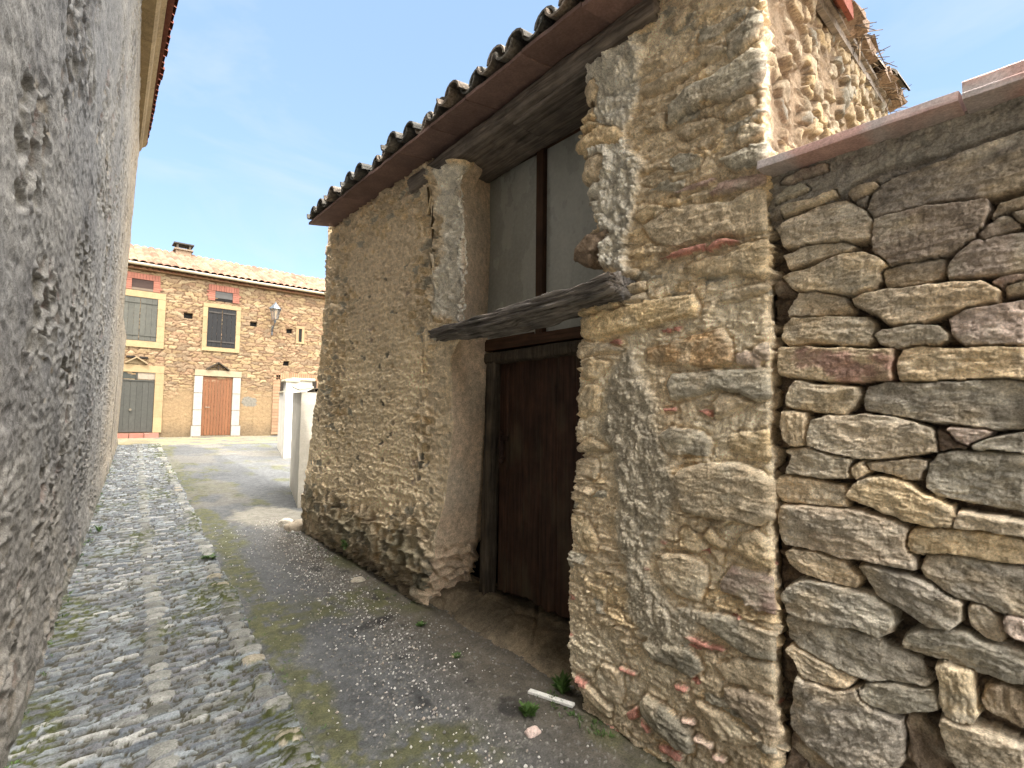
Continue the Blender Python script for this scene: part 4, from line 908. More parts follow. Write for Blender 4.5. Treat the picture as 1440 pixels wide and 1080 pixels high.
mo = mo * sst(-.5, .15, fbm(X * 16, Yv * 16, 4, 321)); mo = np.clip(mo, 0, 1)
mo = np.maximum(mo, .8 * sst(.25, .5, fbm(X * 2 + 5, Yv * 1.5, 4, 322)) * sst(1.2, 1.8, X))
mo = np.where(Yv > 18.2, np.maximum(mo, .75 * sst(-.3, .2, fbm(X * 2, Yv * 3, 4, 330))), mo)
h = h + .006 * mo; gcol = np.where((Yv > 18.2)[..., None], lin(178, 158, 84), lin(108, 109, 56)); c = c * (1 - .8 * mo[..., None]) + .8 * mo[..., None] * gcol * (1 + .4 * fbm(X * 30, Yv * 30, 3, 323))[..., None]
pat = (sst(.1, .3, fbm(X * 1.2, Yv * .8, 4, 324)) * sst(6, 8, Yv) * .5)[..., None]; c = c * (1 - pat) + pat * lin(138, 132, 120)
cem = (sst(.55, .35, np.hypot((X - 2.0) / 1.0, (Yv - 7.0) / 1.5) + .2 * fbm(X * 5, Yv * 4, 4, 325)) * .9)[..., None]; c = c * (1 - cem) + cem * lin(160, 154, 138); h = h + .02 * cem[..., 0]
kind(relief('road', np.stack([X, Yv, gz(Yv) + .008 + 0 * X], -1), h, np.clip(c, .01, .9), m_ground, None, flip=False, N=np.broadcast_to(np.array([0., 0., 1.]), X.shape + (3,))), 'structure')
# loose gravel
m_peb = attr_mat('loose gravel stones', 60, 300, .2, .001)
mb = MB(); rnd = random.Random(12)
for i in range(2600):
    y = rnd.uniform(1.2, 6.8); x = float(np.interp(y, [1, 2, 3, 4, 5, 6, 7], [1.30, 1.42, 1.58, 1.66, 1.78, 1.92, 2.0])) + rnd.gauss(0, .16)
    if rnd.random() < .2: x = rnd.uniform(.95, 1.95)
    if x > 1.97 or x < xpe(y) + .05: continue
    r_ = rnd.choice([.003, .004, .004, .005, .006, .008]); z = gz(y) + .008 + r_ * .3
    sx, sy, sz = (r_ * rnd.uniform(.7, 1.4) for _ in range(3)); c = lin(*rnd.choice([(190, 184, 176), (150, 146, 140), (208, 204, 196), (120, 116, 110), (168, 154, 138)]))
    z += .03 * float(sst(1.35, 1.95, np.array(x)))
    V = [(x + sx, y, z), (x - sx, y + sy * .2, z), (x, y + sy, z), (x + sx * .2, y - sy, z), (x, y, z + sz), (x, y, z - sz)]
    mb.add(V, [(0, 2, 4), (2, 1, 4), (1, 3, 4), (3, 0, 4), (2, 0, 5), (1, 2, 5), (3, 1, 5), (0, 3, 5)], c)
kind(mb.build('gravel', m_peb), 'stuff')

# ---------------------------------------------------------------- house across the square
house = thing('stone_house', 'two storey honey stone house with shuttered windows at the end of the alley', 'house', (4, 23.5, .6))
HY = 21.5
ys = np.arange(-1.5, 10.2, .024); zs = np.arange(.3, 6.62, .024); XX, ZZ = np.meshgrid(ys, zs)
U, V_ = XX + .04 * fbm(XX * 2.5, ZZ * 2.5, 3, 340), ZZ + .03 * fbm(XX * 2, ZZ * 3, 3, 341)
f1, ed, ida, idb = voro(U / .30 + .4 * fbm(V_ * 1.3, U * .6, 2, 342), V_ / .125, 343, .85)
sm = sst(.03, .22, ed + .04 * fbm(U * 16, V_ * 16, 2, 344)); cov = sst(1.9, 2.9, ZZ + .5 * fbm(XX * .9, ZZ * 1.2, 3, 345)) * .85 + .15
h = .022 * sm * cov * (.5 + .7 * idb) + .006 * fbm(U * 9, V_ * 12, 4, 346)
HP = [(205, 170, 112), (194, 158, 104), (212, 184, 134), (186, 150, 104), (200, 164, 118), (176, 146, 108), (208, 176, 120), (196, 152, 106)]
K_ = np.array([lin(*p) for p in HP]); sc_ = K_[np.minimum((ida * len(K_)).astype(int), len(K_) - 1)] * (.82 + .32 * idb)[..., None]
mort = lin(150, 116, 78) * (1 - cov[..., None]) * 0 + lin(150, 112, 74) * cov[..., None] + lin(200, 164, 108) * (1 - cov[..., None])
c = np.where((sm > .35)[..., None], sc_ * cov[..., None] + lin(198, 162, 106) * (1 - cov[..., None]), mort)
dk = (sst(1.3, .7, ZZ + .2 * fbm(XX * 2, ZZ, 3, 347)) * .6)[..., None]; c = c * (1 - dk) + dk * lin(138, 118, 88)
for (x, z, a) in ((2.94, 5.01, .10), (5.12, 4.98, .09), (6.45, 4.86, .075), (6.37, 3.54, .075)):
    e = (np.abs(XX - x) < a + .03) & (np.abs(ZZ - z) < a); h = np.where(e, -.22, h); c = np.where(e[..., None], lin(60, 48, 36), c)
e = (np.hypot((XX - 5.05) / .25, (ZZ - 1.95) / .2) + .4 * fbm(XX * 6, ZZ * 6, 3, 348)) < 1; c = np.where(e[..., None], lin(170, 164, 150), c)
relief('wall', np.stack([XX, np.full(XX.shape, HY), ZZ], -1), h, np.clip(c, .01, .9), m_house, house, flip=False)
mb = MB(); mb.box(-1.5, 10.2, 21.62, 27.5, .2, 6.55); mb.build('core', m_dark, house)
# side gables hidden behind neighbours, roof, gutter
zr_ = lambda y: 6.60 + .42 * (y - 21.3)
def ny(v): return .42
xs = np.arange(-1.7, 10.4, .028); yy_ = np.arange(21.26, 24.55, .04); X2, Y2 = np.meshgrid(xs, yy_)
ph = X2 / .235; wv_ = np.abs(np.sin(ph * math.pi)); cell = np.floor(ph); row = np.floor((Y2 - 21.26) / .33 + .25 * h2(cell, cell * 0, 351)); fr_ = ((Y2 - 21.26) / .33 + .25 * h2(cell, cell * 0, 351)) - row
Z2 = zr_(Y2) + .085 * np.sqrt(wv_) + .035 * (1 - fr_) + .015 * (h2(cell, row, 352) - .5)
q = h2(cell, row, 353); K_ = np.array([lin(*p) for p in [(198, 150, 118), (186, 134, 104), (208, 168, 138), (170, 128, 102), (196, 158, 130)]])
c = K_[np.minimum((q * 5).astype(int), 4)] * (.75 + .4 * h2(cell, row, 354))[..., None]; lich = sst(.0, .5, fbm(X2 * 4, Y2 * 4, 4, 355))[..., None] * .4; c = c * (1 - lich) + lich * lin(176, 164, 140)
roof = relief('roof', np.stack([X2, Y2, Z2], -1), 0 * X2, c, m_tile, house, flip=False)
mb = MB(); mb.add([(-1.7, 24.5, 7.95), (10.4, 24.5, 7.95), (10.4, 27.8, 6.6), (-1.7, 27.8, 6.6), (-1.7, 21.3, 6.56), (10.4, 21.3, 6.56)], [(0, 1, 2, 3), (4, 5, 1, 0)], lin(180, 130, 100)); mb.build('roof_back', m_tile, house)
mb = MB(); K = 10; V = []; n_ = 40
for x in np.linspace(-1.7, 10.3, n_):
    for q_ in range(K + 1): a = math.pi + math.pi * q_ / K; V.append((x, 21.22 + .075 * math.cos(a), 6.585 + .075 * math.sin(a) + .006 * math.sin(x)))
mb.add(V, [(i * (K + 1) + q_, i * (K + 1) + q_ + 1, (i + 1) * (K + 1) + q_ + 1, (i + 1) * (K + 1) + q_) for i in range(n_ - 1) for q_ in range(K)]); g = mb.build('gutter', plain_mat('pale zinc gutter', tuple(lin(176, 170, 152)), .5, .1, 10, .0005, .4), house, True)
s_ = g.modifiers.new('t', 'SOLIDIFY'); s_.thickness = .006
mb = MB(); rnd = random.Random(21); x = -1.5
while x < 10.2:                                               # row of tile ends under the eave
    c = lin(*rnd.choice([(190, 130, 96), (200, 150, 116), (176, 116, 88)])); V = [(x + .075 * math.cos(math.pi * q_ / 6), yb, 6.44 + .06 * math.sin(math.pi * q_ / 6)) for yb in (21.36, 21.5) for q_ in range(7)]
    mb.add(V, [(q_ + 1, q_, 7 + q_, 8 + q_) for q_ in range(6)] + [tuple(range(7))], c); x += .17
mb.box(-1.5, 10.2, 21.36, 21.5, 6.41, 6.44, lin(188, 150, 110)); mb.build('eave_course', m_tile, house)
m_hs = attr_mat('dressed sandstone', 8, 60, .10, .002, tint=(.40, .39, .375), sat=.8)
ch = MB(); ch.box(2.78, 3.32, 24.3, 24.8, 7.6, 8.12, lin(186, 158, 124)); ch.box(2.72, 3.38, 24.24, 24.86, 8.12, 8.18, lin(170, 150, 124)); co = ch.build('chimney', m_hs, house)
cc = MB(); cc.box(2.70, 3.40, 24.24, 24.86, 8.36, 8.41, lin(96, 92, 86)); [cc.box(x, x + .07, y, y + .07, 8.17, 8.37, lin(120, 110, 96)) for x in (2.80, 3.23) for y in (24.3, 24.72)]; cc.build('chimney_cap', m_hs, co)
def surround(x0, x1, z0, z1, t, c, parent, brick=False, tb=None, tl=None, name='frame'):
    """stone or brick frame of separate blocks round an opening"""
    mb = MB(); rnd = random.Random(int(x0 * 100)); tb = t if tb is None else tb; tl = t if tl is None else tl
    st = .075 if brick else .55
    def bl(a, b_, e, f): mb.box(a, b_, HY - .052 - rnd.uniform(0, .006), HY - .0, e, f, np.array(c) * rnd.uniform(.88, 1.1))
    for (a, b_) in ((x0 - tl, x0), (x1, x1 + t)):
        z = z0
        while z < z1 - .01:
            n_ = min(z + st * rnd.uniform(.9, 1.1), z1); ex = rnd.choice([0, .05]) if brick else 0
            if a < x0: bl(a - ex, b_, z, n_ - .006)
            else: bl(a, b_ + ex, z, n_ - .006)
            z = n_
    if tb:
        bl(x0 - tl, x1 + t, z0 - tb, z0 - .004)
    if brick:
        x = x0 - tl
        while x < x1 + t - .01: bl(x, min(x + .085, x1 + t) - .008, z1 + .002, z1 + t); x += .085
    else: bl(x0 - tl, x1 + t, z1 + .002, z1 + t)
    return mb.build(name, m_hs, parent)
m_shg = attr_mat('grey shutter paint', 10, 60, .16, .001, .7, .25, tint=(.5, .5, .46)); m_shb = attr_mat('black shutter paint', 10, 60, .3, .001, .7, .25, tint=(.5, .5, .5))
sand = lin(206, 176, 118); brk = lin(196, 110, 76)
def planks(name, x0, x1, z0, z1, n_, c, mat, parent, y=HY - .035, jit=.1, bars=(), gap=.006, barc=None):
    mb = MB(); rnd = random.Random(int(x0 * 77 + z0 * 10)); wd = (x1 - x0) / n_
    for i in range(n_): mb.box(x0 + i * wd + gap / 2, x0 + (i + 1) * wd - gap / 2, y, y + .03, z0, z1, np.array(c) * rnd.uniform(1 - jit, 1 + jit))
    mb.box(x0, x1, y + .02, y + .034, z0, z1, np.array(c) * .4)
    for z in bars: mb.box(x0 + .02, x1 - .02, y - .02, y, z - .025, z + .025, barc if barc is not None else c)
    return mb.build(name, mat, parent)
# left window: grey shutters, brick attic opening above
w1 = surround(1.02, 2.02, 3.96, 5.46, .22, sand, house, name='window')
planks('shutter', 1.03, 1.515, 3.97, 5.45, 3, lin(98, 98, 92), m_shg, w1, bars=(4.16, 5.28)); planks('shutter', 1.53, 2.01, 3.97, 5.45, 3, lin(98, 98, 92), m_shg, w1, bars=(4.16, 5.28))
w2 = surround(1.25, 1.86, 5.70, 6.08, .20, brk, house, True, 0, name='attic_window'); mb = MB(); mb.box(1.25, 1.86, HY - .03, HY + .02, 5.70, 6.08, lin(92, 72, 66)); mb.box(1.25, 1.86, HY - .04, HY, 5.70, 5.78, lin(150, 130, 110)); mb.build('panel', m_hs, w2)
# centre window: black peeling shutters on iron straps
w3 = surround(3.54, 4.49, 3.95, 5.42, .15, sand, house, name='window')
planks('shutter', 3.55, 4.01, 3.96, 5.41, 3, lin(36, 36, 38), m_shb, w3, bars=(4.16, 5.25), barc=lin(78, 72, 66)); planks('shutter', 4.025, 4.48, 3.96, 5.41, 3, lin(36, 36, 38), m_shb, w3, bars=(4.16, 5.25), barc=lin(78, 72, 66))
w4 = surround(3.75, 4.34, 5.69, 6.06, .22, brk, house, True, 0, name='attic_window'); mb = MB(); mb.box(3.75, 4.34, HY - .03, HY + .02, 5.80, 6.06, lin(118, 118, 118)); mb.box(3.75, 4.34, HY - .02, HY + .02, 5.69, 5.80, lin(46, 44, 42)); mb.build('panel', m_hs, w4)
# left door: grey boards with a transom, brick sill
d1 = surround(1.04, 2.05, .82, 2.88, .25, sand, house, tb=0, name='door_frame')
planks('door', 1.05, 2.04, .84, 2.62, 6, lin(82, 82, 78), m_shg, d1, jit=.06, bars=(2.60,))
mb = MB(); mb.box(1.05, 1.50, HY - .02, HY + .02, 2.65, 2.87, lin(70, 74, 70)); mb.box(1.56, 2.04, HY - .02, HY + .02, 2.65, 2.87, lin(176, 158, 138)); mb.box(1.50, 1.56, HY - .04, HY + .02, 2.65, 2.87, lin(70, 70, 66)); mb.build('transom', m_shg, d1)
mb = MB(); mb.tube((1.40, HY - .04, 1.60), (1.40, HY - .09, 1.60), .03, .04, 10, lin(150, 140, 120)); mb.build('knob', m_hs, d1)
mb = MB(); [mb.box(x, x + .40, HY - .22, HY - .02, .62, .80, lin(*cl), .008) for x, cl in ((.98, (206, 124, 96)), (1.40, (200, 116, 88)), (1.82, (196, 128, 104)))]; mb.build('brick_sill', m_hs, d1)
# brown door in a white stone frame
mb = MB(); wh = lin(214, 210, 200)
for (a, b_) in ((3.22, 3.48), (4.47, 4.73)):
    for i, (e, f) in enumerate(((.62, 1.05), (1.06, 1.62), (1.63, 2.24), (2.25, 2.86))): k_ = .04 if i == 0 else 0; mb.box(a - (k_ if a < 4 else 0), b_ + (k_ if a > 4 else 0), HY - .07 - k_, HY, e, f - .008, wh * random.uniform(.92, 1.03))
mb.box(3.22, 4.75, HY - .08, HY, 2.87, 3.09, lin(206, 186, 146)); d2 = mb.build('door_frame', m_hs, house)
m_br = attr_mat('varnished door boards', 8, 60, .15, .001, .55, .3, tint=(.30, .275, .25), sat=.92)
dd_ = planks('door', 3.49, 4.46, .70, 2.85, 10, lin(176, 112, 58), m_br, d2, y=HY - .02, jit=.12, gap=.014); mb = MB(); mb.tube((3.60, HY - .03, 1.72), (3.60, HY - .09, 1.72), .012, .012, 8, lin(190, 180, 160)); mb.tube((3.60, HY - .085, 1.72), (3.74, HY - .085, 1.72), .012, .012, 8, lin(190, 180, 160)); mb.build('handle', m_hs, dd_)
mb = MB(); mb.box(3.2, 4.76, HY - .35, HY - .09, .58, .68, lin(170, 160, 136), .01); mb.build('doorstep', m_hs, house)
# little gables over the doors
def gable(xc_, w_, zb, hgt, name, fill):
    mb = MB()
    for s in (-1, 1):
        V = [(xc_ + s * w_ / 2, y, zb) for y in (HY - .16, HY - .01)] + [(xc_, y, zb + hgt) for y in (HY - .16, HY - .01)] + [(xc_ + s * (w_ / 2 + .02), y, zb + .035) for y in (HY - .16, HY - .01)] + [(xc_, y, zb + hgt + .045) for y in (HY - .16, HY - .01)]
        mb.add(V, [(0, 1, 3, 2), (4, 6, 7, 5), (0, 2, 6, 4), (1, 5, 7, 3), (0, 4, 5, 1)], lin(90, 80, 68) if not fill else lin(196, 170, 124))
    if fill: mb.add([(xc_ - w_ / 2, HY - .04, zb), (xc_ + w_ / 2, HY - .04, zb), (xc_, HY - .04, zb + hgt), (xc_ - w_ / 2, HY, zb), (xc_ + w_ / 2, HY, zb), (xc_, HY, zb + hgt)], [(0, 1, 2), (3, 5, 4), (0, 3, 4, 1)], lin(198, 172, 124))
    else: mb.tube((xc_, HY - .1, zb), (xc_, HY - .1, zb + hgt), .015, .015, 6, lin(80, 70, 60)); mb.tube((xc_ - w_ * .25, HY - .1, zb + hgt * .4), (xc_ + w_ * .25, HY - .1, zb + hgt * .4), .012, .012, 6, lin(80, 70, 60))
    mb.build(name, m_hs, house)
gable(3.95, .72, 3.10, .26, 'door_canopy', False); gable(1.50, .60, 3.16, .2, 'door_canopy', True)
mb = MB(); mb.box(1.22, 1.46, HY - .08, HY, 3.36, 3.42, lin(66, 60, 56), .01); mb.box(1.58, 1.82, HY - .08, HY, 3.36, 3.42, lin(66, 60, 56), .01); mb.build('bracket', m_hs, house)
# slit window, arch on the right
s1 = surround(6.80, 6.93, 4.46, 5.00, .10, lin(204, 168, 112), house, tb=.08, name='slit_window'); mb = MB(); mb.box(6.80, 6.93, HY - .03, HY + .02, 4.46, 5.0, lin(22, 20, 18)); mb.build('panel', m_dark, s1)
mb = MB(); x = 6.0; rnd = random.Random(5)
while x < 7.75: mb.box(x, x + .07, HY - .05, HY, 2.86 + .10 * math.sin((x - 6) / 1.75 * math.pi), 3.10 + .06 * math.sin((x - 6) / 1.75 * math.pi), lin(206, 152, 100) * rnd.uniform(.85, 1.1)); x += .082
for (a, b_) in ((5.90, 6.16), (7.6, 7.9)):
    z = .7
    while z < 3.06: mb.box(a, b_, HY - .05, HY, z, z + .11, lin(204, 156, 108) * rnd.uniform(.85, 1.1)); z += .125
a1 = mb.build('archway', m_hs, house); mb = MB(); mb.box(6.16, 7.6, HY - .03, HY + .02, .6, 2.87, lin(70, 62, 54)); mb.build('gate_panel', m_hs, a1)
# street lantern
lamp = thing('wall_lantern', 'dark metal street lantern on a bracket on the stone house wall', 'street lamp', (5.8, 21.5, 4.7))
m_lamp = plain_mat('lantern paint', (.05, .055, .06), .5, .2, 40, .0005, .4)
mb = MB(); mb.tube((5.78, 21.5, 4.72), (5.78, 21.12, 5.10), .02, .02); mb.tube((5.78, 21.47, 4.62), (5.78, 21.47, 5.0), .035, .02); mb.tube((5.78, 21.12, 5.06), (5.78, 21.12, 5.20), .03, .05); mb.build('bracket', m_lamp, lamp)
def frust(r0, r1, z0, z1, n_=6): return [(5.78 + r * math.cos(math.pi * 2 * i / n_), 21.12 + r * math.sin(math.pi * 2 * i / n_), z) for r, z in ((r0, z0), (r1, z1)) for i in range(n_)]
mb = MB()
for i in range(6):
    a = math.pi * 2 * i / 6; mb.tube((5.78 + .10 * math.cos(a), 21.12 + .10 * math.sin(a), 5.2), (5.78 + .19 * math.cos(a), 21.12 + .19 * math.sin(a), 5.60), .012, .012, 6)
mb.build('cage', m_lamp, lamp)
mb = MB(); V = frust(.24, .20, 5.60, 5.66) ; mb.add(V, [(i, (i + 1) % 6, 6 + (i + 1) % 6, 6 + i) for i in range(6)] + [tuple(range(5, -1, -1))]); V = frust(.20, .07, 5.66, 5.80); mb.add(V, [(i, (i + 1) % 6, 6 + (i + 1) % 6, 6 + i) for i in range(6)]); V = frust(.06, .02, 5.80, 5.88); mb.add(V, [(i, (i + 1) % 6, 6 + (i + 1) % 6, 6 + i) for i in range(6)] + [tuple(range(6, 12))]); mb.build('hood', plain_mat('lantern hood', (.06, .075, .09), .4, .15, 40, .0005, .5), lamp)
m_lg, n, b = base_mat('lantern glass', .1, .5); b.inputs['Base Color'].default_value = (.75, .68, .6, 1); b.inputs['Transmission Weight'].default_value = .85
mb = MB(); V = frust(.095, .18, 5.2, 5.60); mb.add(V, [(i, (i + 1) % 6, 6 + (i + 1) % 6, 6 + i) for i in range(6)]); mb.build('glass', m_lg, lamp)

# ---------------------------------------------------------------- white garden wall and gate pillars
def prism(name, P_, z0, z1, c, parent, mat=m_fine, top=None, seed=1, nz=40):
    """closed plan polygon extruded with a slightly uneven hand-trowelled skin"""
    P_ = np.array(P_, float); n_ = len(P_); rows = []; per = []
    for i in range(n_):
        a, b_ = P_[i], P_[(i + 1) % n_]; k = max(3, int(np.linalg.norm(b_ - a) / .06)); tt = np.linspace(0, 1, k, endpoint=False)[:, None]; per.append(a + (b_ - a) * tt)
    per = np.vstack(per); t = np.linspace(0, 1, nz)[:, None]; m_ = len(per)
    zt = (z1(per[:, 1]) if callable(z1) else np.full(m_, z1)); zb = (z0(per[:, 1]) if callable(z0) else np.full(m_, z0))
    Z = zb[None] * (1 - t) + zt[None] * t; cen = P_.mean(0); dx = .006 * fbm(per[None, :, 0] * 6 + per[None, :, 1] * 5, Z * 6, 4, seed)
    V = np.stack([per[None, :, 0] + dx, per[None, :, 1] + dx * .7, Z], -1)
    i = np.arange(nz * m_).reshape(nz, m_); j = np.roll(i, -1, 1); f = np.stack([i[:-1], j[:-1], j[1:], i[1:]], -1).reshape(-1, 4)
    col_ = np.array(c) * (1 + .10 * fbm(per[None, :, 0] * 3 + per[None, :, 1] * 3, Z * 2, 4, seed + 2))[..., None]
    dirt = (sst(.35, .0, Z - zb[None]) * .4)[..., None]; col_ = col_ * (1 - dirt) + dirt * lin(160, 150, 128)
    Fs = [tuple(q) for q in f] + [tuple(i[-1]), tuple(i[0][::-1])]
    return mesh_obj(name, V.reshape(-1, 3), Fs, mat, parent, col_.reshape(-1, 3), False)
ww = thing('white_wall', 'white rendered garden wall with a hollow block on top, next to the far corner of the shed', 'wall', (3, 9.7, .2))
d_ = np.array([1.15, 4.6]); d_ /= np.linalg.norm(d_); nr = np.array([d_[1], -d_[0]])
A = np.array([2.42, 7.42]); B = A + d_ * 1.95
wht = lin(214, 210, 198)
prism('masonry', [A, A + nr * .9, B + nr * .9, B][:1] + [A + nr * .42, B + nr * .42, B], lambda y: gz(y) - .05, lambda y: 1.845 + .03 * (y - 7.4), wht, ww, seed=361)
mb = MB(); e0 = A + nr * -.02 - d_ * .01; e1 = A + nr * .2
V = [tuple(A - nr * .03 - d_ * .02) + (1.86,), tuple(A + nr * .16 - d_ * .02) + (1.90,), tuple(B + nr * .16) + (2.04,), tuple(B - nr * .03) + (2.00,)]; V = V + [(x, y, z + .025) for x, y, z in V]
mb.add(V, [(3, 2, 1, 0), (4, 5, 6, 7), (0, 1, 5, 4), (1, 2, 6, 5), (2, 3, 7, 6), (3, 0, 4, 7)], lin(196, 190, 172)); mb.build('coping', m_fine, ww)
hb = MB(); q0 = A + nr * .17
def blk(a, b_, z0, z1, y0, y1, c): 
    V = [tuple(A + nr * s + d_ * t_) + (z,) for s in (a, b_) for t_ in (y0, y1) for z in (z0, z1)]; hb.add(V, [(0, 1, 3, 2), (4, 6, 7, 5), (0, 4, 5, 1), (2, 3, 7, 6), (0, 2, 6, 4), (1, 5, 7, 3)], c)
blk(.17, .46, 1.845, 1.857, .0, 1.2, lin(150, 140, 126)); blk(.17, .46, 1.897, 1.91, .0, 1.2, lin(150, 140, 126)); blk(.17, .46, 1.86, 1.895, .12, .14, lin(40, 38, 36))
for i in range(6): blk(.17 + i * .056, .178 + i * .056, 1.857, 1.897, .0, 1.2, lin(140, 130, 116))
hb.build('hollow_block', m_hs, ww)
def pillar(x, y, w_, z1, lab, cap, seed, c=wht):
    t_ = thing('gate_pillar', lab, 'gate pillar', (x, y, gz(y)), 'white gate pillars beyond the shed')
    P_ = [(x, y), (x + w_, y + .03), (x + w_ - .03, y + w_), (x - .03 + .06, y + w_)]; o_ = prism('shaft', P_, gz(y) - .05, z1, c, None, seed=seed); o_.parent = t_; o_.matrix_parent_inverse = t_.matrix_basis.inverted()
    o_ = box('cap', x - cap, x + w_ + cap, y - cap, y + w_ + cap, z1, z1 + .07, m_cap, None, .025); o_.parent = t_; o_.matrix_parent_inverse = t_.matrix_basis.inverted()
m_cap = plain_mat('pale cast cap', tuple(lin(170, 162, 140)), .85, .12, 20, .001)
pillar(4.02, 13.5, .30, 2.33, 'slimmer white gate pillar, left of its neighbour behind the white garden wall', .035, 371)
pillar(4.42, 14.2, .50, 2.42, 'broader white gate pillar with a wide pale cap, rising behind the white garden wall', .06, 375)
w2_ = thing('white_wall', 'short white wall beyond the gate pillars with a sunlit face towards the house', 'wall', (4.4, 15.3, .45))
A2 = np.array([4.18, 14.15]); B2 = np.array([4.68, 16.35]); d2_ = (B2 - A2) / np.linalg.norm(B2 - A2); n2_ = np.array([d2_[1], -d2_[0]])
prism('masonry', [A2, A2 + n2_ * .22, B2 + n2_ * .22, B2], lambda y: gz(y) - .05, lambda y: 2.09 + .02 * (y - 14), wht, w2_, seed=381).location = (0, 0, 0)
mb = MB(); V = [tuple(A2 - n2_ * .03) + (2.095,), tuple(A2 + n2_ * .25) + (2.095,), tuple(B2 + n2_ * .25) + (2.14,), tuple(B2 - n2_ * .03) + (2.14,)]; V = V + [(x, y, z + .04) for x, y, z in V]
mb.add(V, [(3, 2, 1, 0), (4, 5, 6, 7), (0, 1, 5, 4), (1, 2, 6, 5), (2, 3, 7, 6), (3, 0, 4, 7)], lin(196, 184, 152)); mb.build('coping', m_fine, w2_)

# ---------------------------------------------------------------- small things on the ground
m_rock = attr_mat('loose stones', 24, 140, .25, .003)
tag(rock('boulder', (1.98, 6.45, .22), (.17, .15, .13), m_rock, lin(176, 168, 150), 401), 'pale rounded stone on the lane at the far foot of the shed', 'stone')
tag(rock('boulder', (2.02, 6.16, .21), (.26, .24, .20), m_rock, lin(140, 126, 104), 402), 'brown rock leaning against the far corner of the shed below the white wall', 'stone')
tag(rock('loose_stone', (1.69, 1.80, .075), (.075, .06, .05), m_rock, lin(206, 178, 164), 403), 'small pinkish broken stone lying beside the white stick', 'stone')
tag(rock('loose_stone', (1.80, 2.60, .10), (.06, .05, .03), m_rock, lin(176, 160, 130), 404), 'small flat ochre pebble in the gravel before the door', 'stone')
tag(rock('loose_stone', (1.86, 4.12, .15), (.11, .09, .08), m_rock, lin(168, 158, 138), 405), 'grey cobble fallen from the foot of the shed wall', 'stone')
mb = MB(); p0, p1 = Vector((1.885, 2.04, .098)), Vector((1.965, 1.80, .098)); d = (p1 - p0).normalized(); s = Vector((d.y, -d.x, 0)) * .016
V = [p0 - s, p0 + s, p1 + s, p1 - s]; V = [tuple(v) for v in V] + [(v.x, v.y, v.z + .012) for v in V]
mb.add(V, [(3, 2, 1, 0), (4, 5, 6, 7), (0, 1, 5, 4), (1, 2, 6, 5), (2, 3, 7, 6), (3, 0, 4, 7)], lin(214, 212, 204)); o = mb.build('stick', attr_mat('weathered white paint', 60, 200, .2, .001))
tag(o, 'flat white painted stick lying on the ground near the right pier', 'stick')
m_leaf, n, b = base_mat('leaf', .6, .3); x = noise(n, 40, 3); r = ramp(n, x.outputs['Fac'], [(.3, (.03, .065, .012)), (.7, (.075, .13, .03))]); link(n, r.outputs['Color'], b.inputs['Base Color'])
def weed(loc, r_, hgt, n_, lab, seed, lw=.012, name='weed', out_=None):
    rnd = random.Random(seed); mb = MB(); L0 = Vector(loc)
    for i in range(n_):
        a = rnd.uniform(0, 2 * math.pi); l = r_ * rnd.uniform(.4, 1); tip = L0 + Vector((math.cos(a) * l, math.sin(a) * l, hgt * rnd.uniform(.3, 1)))
        if out_: tip = L0 + Vector((-abs(math.cos(a)) * l * .5, math.sin(a) * l, hgt * rnd.uniform(-.5, 1)))
        mid = L0.lerp(tip, .6) + Vector((0, 0, hgt * .15)); s = Vector((-math.sin(a), math.cos(a), rnd.uniform(-.4, .4))).normalized() * lw * rnd.uniform(.6, 1.3)
        root = L0 + Vector((rnd.uniform(-.3, .3) * r_, rnd.uniform(-.3, .3) * r_, 0))
        mb.add([root, mid - s, tip, mid + s], [(0, 1, 2, 3)])
    tag(mb.build(name, m_leaf), lab, 'weed', 'weeds in the lane')
weed((1.75, 1.90, .085), .06, .06, 46, 'bushy green weed just above the pinkish stone', 11)
weed((1.85, 3.08, .12), .05, .035, 18, 'tiny green weed in the lane before the left door jamb', 12)
weed((2.02, 1.93, .09), .07, .11, 60, 'mossy green tuft at the foot of the right pier beside the door', 13)
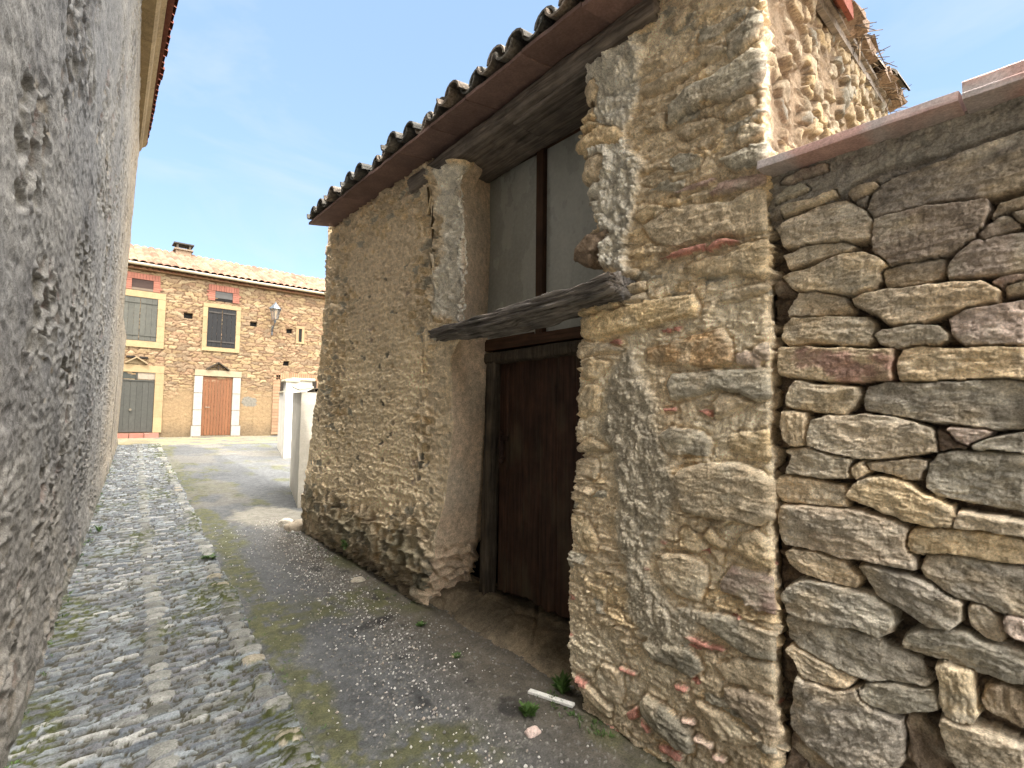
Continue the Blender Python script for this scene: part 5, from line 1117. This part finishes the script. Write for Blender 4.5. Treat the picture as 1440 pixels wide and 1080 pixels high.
weed((1.95, 4.62, .33), .09, .06, 26, 'dark ivy sprig growing from the cobble footing of the shed', 14, .016, 'ivy_sprig', True)
weed((1.80, 2.58, .10), .05, .03, 26, 'yellowish moss clump in the gravel before the door', 15, .007)
weed((1.02, 5.5, .18), .09, .05, 40, 'low green clump on the kerb between cobbles and asphalt', 16, .01)
weed((.26, 7.2, .23), .06, .09, 30, 'grass tuft at the foot of the tall building wall', 17, .006)

# small growth along the foot of the walls, the kerb and in the joints
mb = MB(); rnd = random.Random(77)
def sprig(x, y, z, r_, hgt, n_):
    for i in range(n_):
        a = rnd.uniform(0, 6.283); l = r_ * rnd.uniform(.3, 1); L0 = Vector((x + rnd.uniform(-.4, .4) * r_, y + rnd.uniform(-.4, .4) * r_, z)); tip = L0 + Vector((math.cos(a) * l, math.sin(a) * l, hgt * rnd.uniform(.3, 1)))
        s_ = Vector((-math.sin(a), math.cos(a), 0)) * r_ * rnd.uniform(.06, .16); mid = L0.lerp(tip, .55) + Vector((0, 0, hgt * .12)); mb.add([L0, mid - s_, tip, mid + s_], [(0, 1, 2, 3)])
for i in range(70):
    y = 2.4 + 12 * rnd.random() ** 1.6; sprig(xb(y) + .05 + abs(rnd.gauss(0, .03)), y, gz(y) + .015, rnd.uniform(.015, .04), rnd.uniform(.012, .04), rnd.randrange(4, 12))
for i in range(60):
    y = 2.4 + 12 * rnd.random() ** 1.5; sprig(xpe(y) + rnd.gauss(.03, .06), y, gz(y) + .02, rnd.uniform(.012, .03), rnd.uniform(.008, .025), rnd.randrange(4, 10))
for i in range(40):
    y = rnd.uniform(3.4, 6.0); sprig(1.93 + rnd.gauss(0, .03), y, gz(y) + .03, rnd.uniform(.012, .03), rnd.uniform(.01, .03), rnd.randrange(4, 10))
for i in range(26):
    y = rnd.uniform(1.5, 2.0); sprig(1.93 + rnd.gauss(0, .03), y, gz(y) + .035, rnd.uniform(.015, .035), rnd.uniform(.01, .04), rnd.randrange(5, 12))
kind(mb.build('ground_plants', m_leaf), 'stuff')
